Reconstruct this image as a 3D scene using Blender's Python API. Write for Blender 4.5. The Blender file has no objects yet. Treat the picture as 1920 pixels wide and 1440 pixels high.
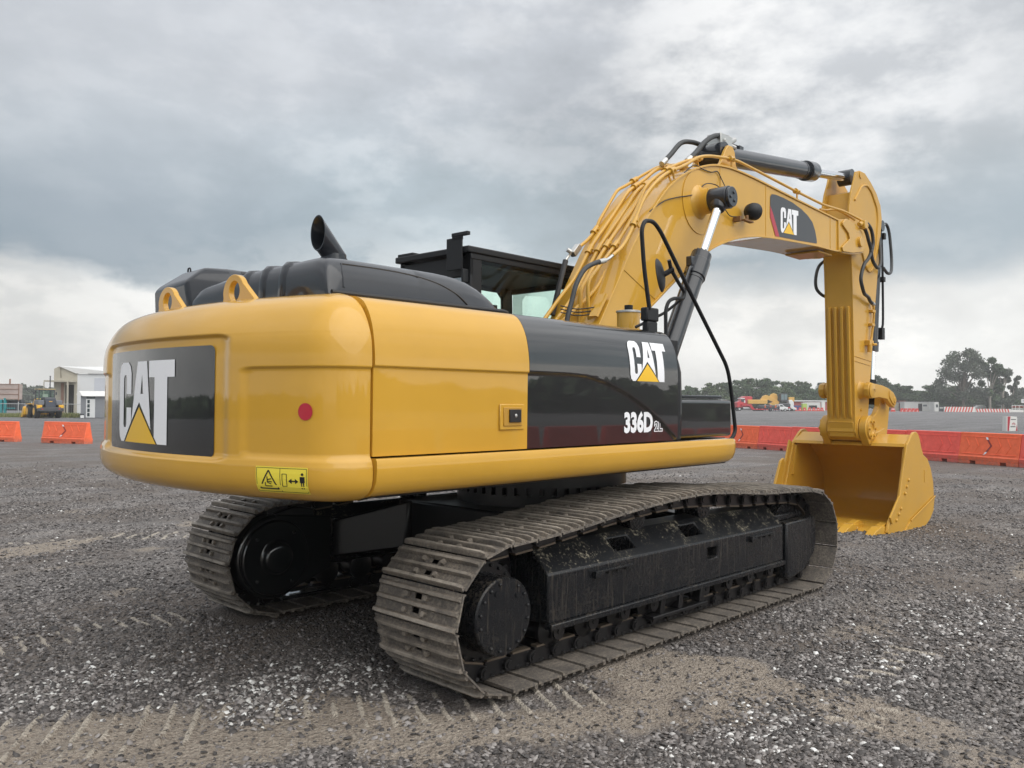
import bpy, bmesh, math, random
import numpy as np
from mathutils import Vector, Matrix
from mathutils.geometry import delaunay_2d_cdt
from math import sin, cos, pi, radians, hypot, atan2

scene = bpy.context.scene
COL = scene.collection
R = radians
rnd = random.Random(7)
nrs = np.random.RandomState(11)

# ------------------------------------------------------------------ camera
CAM = Vector((-5.5266, -5.0801, 1.7164))
FW = Vector((0.71420, 0.69964, 0.02065)); RT = Vector((0.69967, -0.71443, 0.00664)); UP = Vector((-0.01940, -0.00971, 0.99976))
cd = bpy.data.cameras.new("camera"); cam = bpy.data.objects.new("camera", cd); COL.objects.link(cam)
cd.sensor_width = 36; cd.lens = 1574.8 / 1920 * 36; cd.clip_start = 0.1; cd.clip_end = 6000
cam.matrix_world = Matrix(((RT.x, UP.x, -FW.x, CAM.x), (RT.y, UP.y, -FW.y, CAM.y), (RT.z, UP.z, -FW.z, CAM.z), (0, 0, 0, 1)))
scene.camera = cam
scene.render.resolution_x = 1024; scene.render.resolution_y = 768
scene.view_settings.view_transform = 'Standard'; scene.view_settings.look = 'None'
scene.view_settings.exposure = 0.2; scene.view_settings.gamma = 1.0
scene.render.engine = 'CYCLES'
scene.cycles.max_bounces = 6; scene.cycles.volume_bounces = 1; scene.cycles.transparent_max_bounces = 12

# ------------------------------------------------------------------ node helper
class NT:
    def __init__(s, tree): s.t = tree; s.n = tree.nodes; s.l = tree.links
    def node(s, typ, **kw):
        nd = s.n.new(typ)
        for k, v in kw.items(): setattr(nd, k, v)
        return nd
    def link(s, a, b): s.l.new(a, b)
    def noise(s, vec, scale, detail=4, rough=0.55, dist=0.0):
        nd = s.node('ShaderNodeTexNoise'); nd.inputs['Scale'].default_value = scale
        nd.inputs['Detail'].default_value = detail; nd.inputs['Roughness'].default_value = rough
        nd.inputs['Distortion'].default_value = dist
        if vec is not None: s.link(vec, nd.inputs['Vector'])
        return nd.outputs['Fac']
    def ramp(s, fac, stops):
        nd = s.node('ShaderNodeValToRGB'); cr = nd.color_ramp
        while len(cr.elements) < len(stops): cr.elements.new(0.5)
        for e, (p, c) in zip(cr.elements, stops):
            e.position = p; e.color = (c, c, c, 1) if isinstance(c, (int, float)) else tuple(c) + (1,)
        s.link(fac, nd.inputs['Fac']); return nd.outputs['Color']
    def math(s, op, a, b=None, clamp=False):
        nd = s.node('ShaderNodeMath', operation=op, use_clamp=clamp)
        for i, v in enumerate((a, b)):
            if v is None: continue
            if isinstance(v, (int, float)): nd.inputs[i].default_value = v
            else: s.link(v, nd.inputs[i])
        return nd.outputs[0]
    def mix(s, fac, a, b, typ='MIX'):
        nd = s.node('ShaderNodeMix', data_type='RGBA', blend_type=typ)
        for i, v in ((0, fac), (6, a), (7, b)):
            if isinstance(v, (int, float)): nd.inputs[i].default_value = v
            elif isinstance(v, tuple): nd.inputs[i].default_value = tuple(v) + (1,)
            else: s.link(v, nd.inputs[i])
        return nd.outputs[2]
    def mapping(s, vec, scale=(1, 1, 1), loc=(0, 0, 0), rot=(0, 0, 0)):
        nd = s.node('ShaderNodeMapping'); nd.inputs['Scale'].default_value = scale
        nd.inputs['Location'].default_value = loc; nd.inputs['Rotation'].default_value = rot
        s.link(vec, nd.inputs['Vector']); return nd.outputs[0]

# ------------------------------------------------------------------ world
SUN_DIR = Vector((-0.05, -1.0, 1.00)).normalized()      # towards the sun, veiled by cloud
world = bpy.data.worlds.new("World"); scene.world = world; world.use_nodes = True
w = NT(world.node_tree); w.n.clear()
out = w.node('ShaderNodeOutputWorld')
sky = w.node('ShaderNodeTexSky', sky_type='NISHITA'); sky.sun_disc = False
sky.sun_elevation = math.asin(SUN_DIR.z); sky.sun_rotation = math.atan2(SUN_DIR.x, SUN_DIR.y)
bg1 = w.node('ShaderNodeBackground'); bg1.inputs['Strength'].default_value = 0.1
w.link(sky.outputs[0], bg1.inputs['Color'])
tc = w.node('ShaderNodeTexCoord'); gen = tc.outputs['Generated']
sep = w.node('ShaderNodeSeparateXYZ'); w.link(gen, sep.inputs[0])
el = w.math('MAXIMUM', sep.outputs[2], 0.0)
n0 = w.noise(w.mapping(gen, scale=(1, 1, 1.7)), 3.2, 7, 0.58)
n1 = w.noise(w.mapping(gen, scale=(1, 1, 1.8), loc=(4.2, 2.3, 0.9)), 2.1, 5, 0.52)
n2 = w.noise(w.mapping(gen, scale=(1, 1, 2.0), loc=(3.1, 1.7, 0.4)), 7.5, 8, 0.60)
n3 = w.noise(w.mapping(gen, scale=(1, 1, 2.4), loc=(0.6, 5.2, 1.4)), 1.5, 3, 0.5)
def lobe(dx, dy, lo, hi, k):      # soft mask round one direction of the sky
    nd = w.node('ShaderNodeVectorMath', operation='DOT_PRODUCT'); w.link(gen, nd.inputs[0])
    nd.inputs[1].default_value = (FW * 1575 + RT * dx + UP * dy).normalized()
    wob = w.math('MULTIPLY', w.math('SUBTRACT', n0, 0.5), 0.10 * (1 - lo) * 4)
    return w.ramp(w.math('ADD', nd.outputs['Value'], wob), [(lo, 0.0), (hi, k)])
# elevation profile of the overcast: pale horizon, slate band, lighter above, bright zenith
elw = w.math('ADD', el, w.math('ADD', w.math('MULTIPLY', w.math('SUBTRACT', n2, 0.5), 0.13), w.math('MULTIPLY', w.math('SUBTRACT', n1, 0.5), 0.12)))
prof = w.ramp(elw, [(0.0, (.84, .835, .81)), (0.110, (.76, .755, .73)), (0.138, (.62, .635, .63)), (0.155, (.40, .46, .49)),
                    (0.24, (.40, .46, .495)), (0.33, (.51, .54, .575)), (0.42, (.575, .60, .635)), (0.60, (.78, .80, .83)), (1.0, (1.20, 1.22, 1.25))])
lowm = w.ramp(el, [(0.0, 0.55), (0.12, 0.65), (0.19, 0.10), (0.5, 0.12)])
brk = w.ramp(n2, [(0.48, 0.0), (0.56, 1.0)])
c1 = w.mix(w.math('MULTIPLY', brk, lowm), prof, (.88, .86, .82))
big = w.ramp(n3, [(0.36, 0.84), (0.64, 1.14)])
c2 = w.mix(1.0, c1, big, 'MULTIPLY')
fine = w.ramp(w.math('ADD', w.math('MULTIPLY', n0, .5), w.math('MULTIPLY', n2, .5)), [(0.37, 0.82), (0.62, 1.16)])
c3 = w.mix(1.0, c2, fine, 'MULTIPLY')
up_ = w.ramp(n2, [(0.42, 0.15), (0.62, 1.0)])
c4 = w.mix(w.math('MULTIPLY', lobe(560, 610, .970, .995, .95), up_), c3, (.93, .93, .92))
c4b = w.mix(lobe(820, 560, .965, .995, .30), c4, (.74, .76, .78))
def side(lo, hi):
    nd = w.node('ShaderNodeVectorMath', operation='DOT_PRODUCT'); w.link(gen, nd.inputs[0]); nd.inputs[1].default_value = RT
    return w.ramp(w.math('ADD', w.math('ADD', nd.outputs['Value'], .5), w.math('MULTIPLY', w.math('SUBTRACT', n1, .5), .35)), [(lo, 1.), (hi, 0.)] if lo < .5 else [(hi, 0.), (lo, 1.)])
elb = w.math('ADD', el, w.math('ADD', w.math('MULTIPLY', w.math('SUBTRACT', n2, 0.5), 0.07), w.math('MULTIPLY', w.math('SUBTRACT', n1, 0.5), 0.10)))
win = w.ramp(elb, [(.128, 0.), (.146, 1.), (.205, 1.), (.30, 0.)])
c5 = w.mix(w.math('MULTIPLY', w.math('MULTIPLY', win, side(.10, .42)), .85), c4b, (.185, .245, .295))
win2 = w.ramp(elb, [(.120, 0.), (.142, 1.), (.19, 1.), (.27, 0.)])
c5 = w.mix(w.math('MULTIPLY', w.math('MULTIPLY', win2, side(.90, .62)), .6), c5, (.34, .41, .46))
c5 = w.mix(lobe(-800, 760, .955, .995, .55), c5, (.60, .625, .66))
# the cloud is thinnest and brightest on the sun's side, behind the right of the camera
sb = w.node('ShaderNodeVectorMath', operation='DOT_PRODUCT'); w.link(gen, sb.inputs[0]); sb.inputs[1].default_value = Vector((.15, -1.0, .42)).normalized()
c5 = w.mix(w.ramp(sb.outputs['Value'], [(.30, 0.), (.95, 1.)]), c5, w.mix(1.0, c5, (1.9, 1.87, 1.80), 'MULTIPLY'))
bg2 = w.node('ShaderNodeBackground'); bg2.inputs['Strength'].default_value = 1.0
w.link(c5, bg2.inputs['Color'])
mx = w.node('ShaderNodeMixShader'); mx.inputs[0].default_value = 0.93
w.link(bg1.outputs[0], mx.inputs[1]); w.link(bg2.outputs[0], mx.inputs[2]); w.link(mx.outputs[0], out.inputs[0])

sd = bpy.data.lights.new("sun", 'SUN'); sd.energy = 1.5; sd.angle = R(75); sd.color = (1, .96, .9)
sun = bpy.data.objects.new("sun", sd); COL.objects.link(sun)
sun.rotation_euler = SUN_DIR.to_track_quat('Z', 'Y').to_euler()

# ------------------------------------------------------------------ materials
def mat(name, col=(.5, .5, .5), rough=.5, metal=0, coat=0, coatr=.06, spec=.5, bump=0, bscale=60, var=0, vscale=3, fn=None):
    m = bpy.data.materials.new(name); m.use_nodes = True
    t = NT(m.node_tree); b = t.n['Principled BSDF']
    b.inputs['Base Color'].default_value = tuple(col) + (1,)
    b.inputs['Roughness'].default_value = rough; b.inputs['Metallic'].default_value = metal
    b.inputs['Coat Weight'].default_value = coat; b.inputs['Coat Roughness'].default_value = coatr
    b.inputs['Specular IOR Level'].default_value = spec
    tcn = t.node('ShaderNodeTexCoord'); ob = tcn.outputs['Object']
    if var:
        nz = t.noise(ob, vscale, 5, .6)
        c = t.mix(t.ramp(nz, [(.3, 0.), (.7, 1.)]), tuple(x * (1 - var) for x in col), tuple(min(1, x * (1 + var)) for x in col))
        t.link(c, b.inputs['Base Color'])
    if bump:
        bn = t.node('ShaderNodeBump'); bn.inputs['Strength'].default_value = bump; bn.inputs['Distance'].default_value = .004
        t.link(t.noise(ob, bscale, 3), bn.inputs['Height']); t.link(bn.outputs[0], b.inputs['Normal'])
    if fn: fn(t, b, ob)
    return m

def dusty(amount, dcol=(.30, .24, .17), streak=False, lo=.52, hi=.72):
    def f(t, b, ob):
        base = tuple(b.inputs['Base Color'].default_value[:3])
        nz = t.noise(ob, 4, 8, .7); nf = t.noise(ob, 48, 5, .75)
        mk = t.ramp(t.math('ADD', t.math('MULTIPLY', nz, .45), t.math('MULTIPLY', nf, .55)), [(lo, 0.), (hi, 1.)])
        g = t.node('ShaderNodeNewGeometry'); sp = t.node('ShaderNodeSeparateXYZ'); t.link(g.outputs['Normal'], sp.inputs[0])
        up = t.ramp(sp.outputs[2], [(0.1, .22), (.75, 1.)])
        k = t.math('MULTIPLY', mk, t.math('MULTIPLY', up, amount))
        if streak:
            s2 = t.noise(t.mapping(ob, scale=(22, 22, 1.2)), 3, 4, .7)
            k = t.math('ADD', k, t.math('MULTIPLY', t.ramp(s2, [(.56, 0.), (.78, .30)]), 1.0), clamp=True)
        t.link(t.mix(k, base, dcol), b.inputs['Base Color'])
        t.link(t.math('ADD', t.math('MULTIPLY', k, .5), b.inputs['Roughness'].default_value, clamp=True), b.inputs['Roughness'])
    return f

def spots(t, b, ob):   # fine dust specks and dried rain marks on glossy paint
    n = t.noise(ob, 220, 2, .8); k = t.ramp(n, [(.68, 0.), (.74, .5)])
    m2 = t.noise(ob, 2.4, 4, .6)
    r0 = b.inputs['Roughness'].default_value
    base = tuple(b.inputs['Base Color'].default_value[:3])
    lig = tuple(x * .8 + .06 for x in base)
    t.link(t.mix(t.math('MULTIPLY', k, .5), t.mix(t.ramp(m2, [(.3, 0.), (.7, 1.)]), tuple(x * .95 for x in base), tuple(min(1, x * 1.04) for x in base)), lig), b.inputs['Base Color'])
    t.link(t.math('ADD', t.math('MULTIPLY', t.ramp(m2, [(.3, 0.), (.8, 1.)]), .12), r0), b.inputs['Roughness'])
    bn = t.node('ShaderNodeBump'); bn.inputs['Strength'].default_value = .075; bn.inputs['Distance'].default_value = .003
    t.link(t.math('ADD', t.noise(ob, 45, 3), t.math('MULTIPLY', t.noise(ob, 3.2, 2), 3.0)), bn.inputs['Height'])
    t.link(bn.outputs[0], b.inputs['Normal'])

YEL = mat('yellow_paint', (.585, .322, .034), .38, coat=.85, coatr=.03, spec=.2, fn=spots)
YEL2 = mat('worn_yellow_paint', (.555, .305, .036), .42, coat=.45, coatr=.12, spec=.25, fn=spots)
BLK = mat('gloss_black_paint', (.006, .007, .008), .30, coat=1.0, coatr=.02, spec=.25, fn=spots)
BLK.node_tree.nodes['Principled BSDF'].inputs['Coat IOR'].default_value = 1.72
PLS = mat('dark_grey_cover_paint', (.016, .019, .025), .35, coat=.85, coatr=.07, spec=.2, fn=spots)
MATB = mat('matt_black_paint', (.012, .013, .015), .45, spec=.3, bump=.15, bscale=120)
FRM = mat('muddy_black_frame', (.008, .009, .011), .27, spec=.38, fn=dusty(.8, (.22, .18, .13), True))
FRMD = mat('speckled_black_plate', (.009, .010, .012), .36, spec=.3, fn=dusty(.9, (.30, .27, .20), False, .535, .60))
DRK = mat('greasy_black_steel', (.008, .008, .009), .30, spec=.5, fn=dusty(.35, (.12, .10, .08)))
def shoe_fn(t, b, ob):
    g = t.node('ShaderNodeNewGeometry'); wp = g.outputs['Position']
    n = t.noise(wp, 7, 8, .7); n2_ = t.noise(wp, 55, 6, .75)
    mud = t.ramp(n, [(.30, (.070, .063, .057)), (.48, (.175, .150, .122)), (.68, (.28, .24, .195))])
    t.link(t.mix(t.ramp(n2_, [(.42, 0.), (.64, .75)]), mud, (.085, .074, .066)), b.inputs['Base Color'])
    so = t.node('ShaderNodeSeparateXYZ'); t.link(ob, so.inputs[0])
    worn = t.math('MULTIPLY', t.ramp(so.outputs[2], [(.031, 0.), (.042, .8)]), t.ramp(n, [(.35, .3), (.6, 1.)]))
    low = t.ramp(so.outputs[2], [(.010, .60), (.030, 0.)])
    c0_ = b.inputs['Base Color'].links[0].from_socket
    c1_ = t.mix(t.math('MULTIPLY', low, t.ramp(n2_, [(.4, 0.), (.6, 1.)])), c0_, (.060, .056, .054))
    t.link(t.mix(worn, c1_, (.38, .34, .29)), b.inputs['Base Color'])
    bn = t.node('ShaderNodeBump'); bn.inputs['Strength'].default_value = .7; bn.inputs['Distance'].default_value = .008
    t.link(t.math('ADD', n2_, t.math('MULTIPLY', n, .7)), bn.inputs['Height']); t.link(bn.outputs[0], b.inputs['Normal'])
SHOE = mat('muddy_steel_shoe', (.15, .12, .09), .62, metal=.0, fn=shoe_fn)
RAIL = mat('worn_steel_rail', (.16, .13, .10), .4, metal=.6, bump=.3)
CHR = mat('chrome_rod', (.78, .79, .80), .10, metal=1.0)
STL = mat('zinc_fitting', (.55, .55, .53), .35, metal=.8)
RUB = mat('black_rubber', (.020, .020, .021), .55, bump=.1, bscale=200)
HOS = mat('braided_hose', (.030, .033, .035), .5, bump=.3, bscale=300)
WHT = mat('white_vinyl', (.84, .85, .88), .4)
GLD = mat('yellow_vinyl', (.84, .50, .02), .35)
LEM = mat('lemon_sticker', (.80, .66, .06), .4)
RED = mat('red_vinyl', (.42, .03, .05), .35)
REDR = mat('red_reflector', (.45, .02, .04), .22, coat=.5)
DGR = mat('charcoal_vinyl', (.045, .047, .052), .32)
BLV = mat('black_vinyl', (.012, .012, .013), .35)
SAT = mat('dark_seat_fabric', (.03, .028, .027), .8)
HEADL = mat('dark_cab_lining', (.020, .020, .021), .55)

def glass(name, tint, refl=1.0):
    m = bpy.data.materials.new(name); m.use_nodes = True; t = NT(m.node_tree); t.n.clear()
    o = t.node('ShaderNodeOutputMaterial'); tr = t.node('ShaderNodeBsdfTransparent'); tr.inputs[0].default_value = tuple(tint) + (1,)
    gl = t.node('ShaderNodeBsdfGlossy'); gl.inputs['Roughness'].default_value = .02
    fr = t.node('ShaderNodeFresnel'); fr.inputs[0].default_value = 1.5
    mxs = t.node('ShaderNodeMixShader'); t.link(t.math('MULTIPLY', fr.outputs[0], refl), mxs.inputs[0])
    t.link(tr.outputs[0], mxs.inputs[1]); t.link(gl.outputs[0], mxs.inputs[2]); t.link(mxs.outputs[0], o.inputs[0]); return m
GLS = glass('green_tinted_glass', (.84, .985, .93), .55)
MIR = mat('mirror_glass', (.8, .8, .8), .03, metal=1)

# ------------------------------------------------------------------ mesh builder
class MB:
    def __init__(s): s.v = []; s.f = []; s.m = []
    def add(s, vs, fs, mi=0):
        o = len(s.v); s.v += [tuple(v) for v in vs]; s.f += [tuple(i + o for i in f) for f in fs]; s.m += [mi] * len(fs); return s
    def box(s, a, b, mi=0, M=None):
        (x0, y0, z0), (x1, y1, z1) = a, b
        x0, x1 = sorted((x0, x1)); y0, y1 = sorted((y0, y1)); z0, z1 = sorted((z0, z1))
        vs = [Vector(p) for p in ((x0, y0, z0), (x1, y0, z0), (x1, y1, z0), (x0, y1, z0), (x0, y0, z1), (x1, y0, z1), (x1, y1, z1), (x0, y1, z1))]
        if M is not None: vs = [M @ v for v in vs]
        return s.add(vs, [(0, 3, 2, 1), (4, 5, 6, 7), (0, 1, 5, 4), (1, 2, 6, 5), (2, 3, 7, 6), (3, 0, 4, 7)], mi)
    def prism(s, pts, a, b, axis='y', mi=0, M=None):
        n = len(pts)
        area = sum(pts[i][0] * pts[(i + 1) % n][1] - pts[(i + 1) % n][0] * pts[i][1] for i in range(n))
        pts = list(pts) if area > 0 else list(pts)[::-1]
        if a > b: a, b = b, a
        def P(p, k):
            if axis == 'y': return Vector((p[0], k, p[1]))
            if axis == 'z': return Vector((p[0], p[1], k))
            return Vector((k, p[0], p[1]))
        vs = [P(p, a) for p in pts] + [P(p, b) for p in pts]
        if M is not None: vs = [M @ v for v in vs]
        lo = tuple(range(n)); hi = tuple(range(n, 2 * n))
        side = [(i, (i + 1) % n, (i + 1) % n + n, i + n) for i in range(n)]
        if axis == 'y': fs = [lo, hi[::-1]] + [f[::-1] for f in side]
        else: fs = [lo[::-1], hi] + side
        return s.add(vs, fs, mi)
    def cyl(s, p0, p1, r0, r1=None, n=20, caps=True, mi=0):
        r1 = r0 if r1 is None else r1
        p0 = Vector(p0); p1 = Vector(p1); d = (p1 - p0).normalized()
        u = d.cross(Vector((0, 0, 1)) if abs(d.z) < .9 else Vector((1, 0, 0))).normalized(); v = d.cross(u)
        vs = []
        for p, r in ((p0, r0), (p1, r1)):
            for i in range(n):
                a = 2 * pi * i / n; vs.append(p + (u * cos(a) + v * sin(a)) * r)
        fs = [(i, (i + 1) % n, (i + 1) % n + n, i + n) for i in range(n)]
        if caps: fs += [tuple(range(n))[::-1], tuple(range(n, 2 * n))]
        return s.add(vs, fs, mi)
    def lathe(s, p0, axis, prof, n=28, mi=0):
        """prof: (distance along axis, radius)"""
        p0 = Vector(p0); d = Vector(axis).normalized()
        u = d.cross(Vector((0, 0, 1)) if abs(d.z) < .9 else Vector((1, 0, 0))).normalized(); v = d.cross(u)
        vs = []
        for h, r in prof:
            for i in range(n):
                a = 2 * pi * i / n; vs.append(p0 + d * h + (u * cos(a) + v * sin(a)) * max(r, 1e-4))
        fs = []
        for k in range(len(prof) - 1):
            fs += [(k * n + i, k * n + (i + 1) % n, (k + 1) * n + (i + 1) % n, (k + 1) * n + i) for i in range(n)]
        fs += [tuple(range(n))[::-1], tuple(range((len(prof) - 1) * n, len(prof) * n))]
        return s.add(vs, fs, mi)
    def tube(s, pts, r, n=10, k=6, mi=0, caps=True):
        P = [Vector(p) for p in pts]
        if k > 1 and len(P) > 2:
            Q = []
            for i in range(len(P) - 1):
                a = P[i - 1] if i else P[0] * 2 - P[1]; b, c = P[i], P[i + 1]; d = P[i + 2] if i + 2 < len(P) else P[-1] * 2 - P[-2]
                for j in range(k):
                    t = j / k
                    Q.append(.5 * ((2 * b) + (c - a) * t + (2 * a - 5 * b + 4 * c - d) * t * t + (3 * b - a - 3 * c + d) * t ** 3))
            Q.append(P[-1]); P = Q
        vs = []; m = len(P); pu = None
        for i, p in enumerate(P):
            d = (P[min(i + 1, m - 1)] - P[max(i - 1, 0)]).normalized()
            if pu is None: pu = d.cross(Vector((0, 0, 1)) if abs(d.z) < .9 else Vector((1, 0, 0))).normalized()
            u = (pu - d * pu.dot(d)).normalized(); pu = u; v = d.cross(u)
            for j in range(n):
                a = 2 * pi * j / n; vs.append(p + (u * cos(a) + v * sin(a)) * r)
        fs = [(i * n + j, i * n + (j + 1) % n, (i + 1) * n + (j + 1) % n, (i + 1) * n + j) for i in range(m - 1) for j in range(n)]
        if caps: fs += [tuple(range(n))[::-1], tuple(range((m - 1) * n, m * n))]
        return s.add(vs, fs, mi)
    def bent(s, pts, r, rad=.05, n=10, mi=0, k=4):
        """pipe with straight runs and tight bends"""
        P = [Vector(p) for p in pts]; Q = [P[0]]
        for i in range(1, len(P) - 1):
            a = (P[i - 1] - P[i]); b = (P[i + 1] - P[i]); ra = min(rad, a.length * .45, b.length * .45)
            p = P[i] + a.normalized() * ra; q = P[i] + b.normalized() * ra
            for j in range(k + 1):
                t = j / k; Q.append(p * (1 - t) ** 2 + P[i] * 2 * t * (1 - t) + q * t * t)
        Q.append(P[-1]); return s.tube(Q, r, n, 1, mi)
    def sphere(s, c, r, n=12, mi=0, sc=(1, 1, 1)):
        c = Vector(c); vs = []; h = n // 2
        for i in range(h + 1):
            th = pi * i / h
            for j in range(n):
                a = 2 * pi * j / n; vs.append(c + Vector((sin(th) * cos(a) * r * sc[0], sin(th) * sin(a) * r * sc[1], cos(th) * r * sc[2])))
        fs = [(i * n + j, (i + 1) * n + j, (i + 1) * n + (j + 1) % n, i * n + (j + 1) % n) for i in range(h) for j in range(n)]
        return s.add(vs, fs, mi)
    def mesh(s, name, mats, smooth=True, angle=32):
        me = bpy.data.meshes.new(name); me.from_pydata(s.v, [], s.f)
        for m in (mats if isinstance(mats, (list, tuple)) else [mats]): me.materials.append(m)
        me.polygons.foreach_set('material_index', s.m)
        if smooth:
            me.polygons.foreach_set('use_smooth', [True] * len(me.polygons)); me.set_sharp_from_angle(angle=R(angle))
        me.update(); return me
    def build(s, name, mats, parent=None, bevel=0, seg=2, smooth=True, angle=32, fix=False):
        me = s.mesh(name, mats, smooth, angle)
        if fix:
            bm = bmesh.new(); bm.from_mesh(me); bmesh.ops.remove_doubles(bm, verts=bm.verts, dist=1e-5)
            bmesh.ops.recalc_face_normals(bm, faces=bm.faces); bm.to_mesh(me); bm.free()
            if smooth: me.set_sharp_from_angle(angle=R(angle))
        o = bpy.data.objects.new(name, me); COL.objects.link(o)
        if parent is not None:
            o.parent = parent
            if parent is EXC and s.__dict__.get('upper'): o.rotation_euler = (0, 0, SWING)
        if bevel:
            b = o.modifiers.new('bevel', 'BEVEL'); b.width = bevel; b.segments = seg; b.limit_method = 'ANGLE'; b.angle_limit = R(40)
            b.harden_normals = False
        return o
SWING = R(1.8)
def UMB():
    m = MB(); m.upper = True; return m

def tag(o, label=None, cat=None, group=None, kind=None):
    if label: o['label'] = label
    if cat: o['category'] = cat
    if group: o['group'] = group
    if kind: o['kind'] = kind
    return o
def empty(name, loc=(0, 0, 0), rz=0, label=None, cat=None, group=None):
    o = bpy.data.objects.new(name, None); COL.objects.link(o); o.location = loc; o.rotation_euler = (0, 0, rz)
    return tag(o, label, cat, group)
def copy_tree(o, parent=None):
    c = o.copy(); COL.objects.link(c); c.parent = parent
    for ch in [q for q in bpy.data.objects if q.parent is o]: copy_tree(ch, c)
    return c
def boolean_cut(o, cutter_mb):
    me = cutter_mb.mesh('cut', [FRM], False); c = bpy.data.objects.new('cut', me); COL.objects.link(c)
    c.matrix_world = o.matrix_basis.copy() if o.parent is EXC or o.parent is None else o.parent.matrix_basis.copy()
    c.parent = None
    old = [m for m in o.modifiers if m.type == 'BEVEL']; par = [(m.width, m.segments) for m in old]
    for m in old: o.modifiers.remove(m)
    md = o.modifiers.new('b', 'BOOLEAN'); md.object = c; md.operation = 'DIFFERENCE'; md.solver = 'EXACT'
    bpy.context.view_layer.update()
    dg = bpy.context.evaluated_depsgraph_get(); me2 = bpy.data.meshes.new_from_object(o.evaluated_get(dg))
    o.modifiers.clear(); o.data = me2
    me2.polygons.foreach_set('use_smooth', [True] * len(me2.polygons)); me2.set_sharp_from_angle(angle=R(30))
    bpy.data.objects.remove(c)
    for wd, sg in par:
        b = o.modifiers.new('bevel', 'BEVEL'); b.width = wd; b.segments = sg; b.limit_method = 'ANGLE'; b.angle_limit = R(40)

def interp(x, xs, ys): return float(np.interp(x, xs, ys))
def sstep(a, b, x):
    t = min(1, max(0, (x - a) / (b - a))); return t * t * (3 - 2 * t)

def decal(name, polys, fn, m, parent, step=.12, upper=True, thick=0):
    """flat lettering polygons (u, v) laid on a surface by fn(u, v)"""
    VS = []; FS = []
    for pl in polys:
        P2 = [Vector((p[0], p[1])) for p in pl]; npl = len(P2)
        area = sum(P2[i].x * P2[(i + 1) % npl].y - P2[(i + 1) % npl].x * P2[i].y for i in range(npl))
        if area < 0: P2 = P2[::-1]
        dense = []
        for i in range(npl):
            a, b = P2[i], P2[(i + 1) % npl]; k = max(1, int(math.ceil((b - a).length / step)))
            dense += [a.lerp(b, q / k) for q in range(k)]
        nd = len(dense); xs = [p.x for p in dense]; ys = [p.y for p in dense]
        def inside(x, y):
            c = False
            for i in range(nd):
                a, b = dense[i], dense[(i + 1) % nd]
                if (a.y > y) != (b.y > y) and x < (b.x - a.x) * (y - a.y) / (b.y - a.y) + a.x: c = not c
            return c
        pts = list(dense); x = min(xs) + step * .51
        while x < max(xs):
            y = min(ys) + step * .51
            while y < max(ys):
                if inside(x, y) and min((Vector((x, y)) - q).length for q in dense) > step * .3: pts.append(Vector((x, y)))
                y += step
            x += step
        r = delaunay_2d_cdt(pts, [(i, (i + 1) % nd) for i in range(nd)], [], 0, 1e-7)
        o_ = len(VS); VS += [(v.x, v.y, 0) for v in r[0]]
        for f in r[2]:
            c = sum((r[0][i] for i in f), Vector((0, 0))) / len(f)
            if inside(c.x, c.y): FS.append([i + o_ for i in f])
    me0 = bpy.data.meshes.new('t'); me0.from_pydata(VS, [], FS); bm = bmesh.new(); bm.from_mesh(me0)
    for v in bm.verts: v.co = Vector(fn(v.co.x, v.co.y))
    me = bpy.data.meshes.new(name); bm.to_mesh(me); bm.free(); me.materials.append(m)
    o = bpy.data.objects.new(name, me); COL.objects.link(o); o.parent = parent
    if parent is EXC and upper: o.rotation_euler = (0, 0, SWING)
    return o

# emblem lettering in a 1.66 x 1 box, triangle of the emblem cut out of the feet of the letters
L_C = [(.49, .60), (.49, .86), (.45, .95), (.37, 1.0), (.14, 1.0), (.05, .96), (0, .86), (0, .16), (.03, .06), (.10, .0), (.222, 0), (.49, .248), (.49, .43), (.31, .43), (.31, .22), (.29, .18), (.22, .18), (.19, .22), (.19, .80), (.22, .84), (.29, .84), (.31, .80), (.31, .60)]
L_A1 = [(.70, 1), (.84, 1), (.84, .84), (.80, .60), (.84, .60), (.84, .42), (.76, .50), (.50, .258)]
L_A2 = [(.84, 1), (.98, 1), (1.10, .17), (.84, .42), (.84, .60), (.88, .60), (.84, .84)]
L_T = [(1.04, 1), (1.66, 1), (1.66, .80), (1.50, .80), (1.50, 0), (1.275, 0), (1.19, .082), (1.19, .80), (1.04, .80)]
TRI = [(.76, .44), (.275, 0), (1.245, 0)]
def emblem(fn, parent, step=.12):
    decal('logo_letters', [L_C, L_A1, L_A2, L_T], fn, WHT, parent, step)
    decal('logo_triangle', [TRI], fn, GLD, parent, step)

# ------------------------------------------------------------------ terrain height
DPT = ([0, 3.2, 5.5, 7.6, 12, 25, 40, 60, 3000], [0, 0, -.055, -.115, -.135, -.18, -.40, -.45, -.45])
def ground_h(x, y): return interp(hypot(x, y), *DPT) * (1 if x > 0 or y > 6 else sstep(4, 12, hypot(x, y)))
def pos(px, D):
    """ground point on the bearing of photo column px, D metres out"""
    v = CAM + D * (FW + RT * ((px - 960) / 1574.8)); return Vector((v.x, v.y, ground_h(v.x, v.y)))
VIEWRZ = atan2(RT.y, RT.x)

# ================================================================== EXCAVATOR
EXC = empty('excavator', (0, 0, 0), 0, 'large yellow tracked excavator with black side panel and raised boom on gravel', 'excavator')

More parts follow.
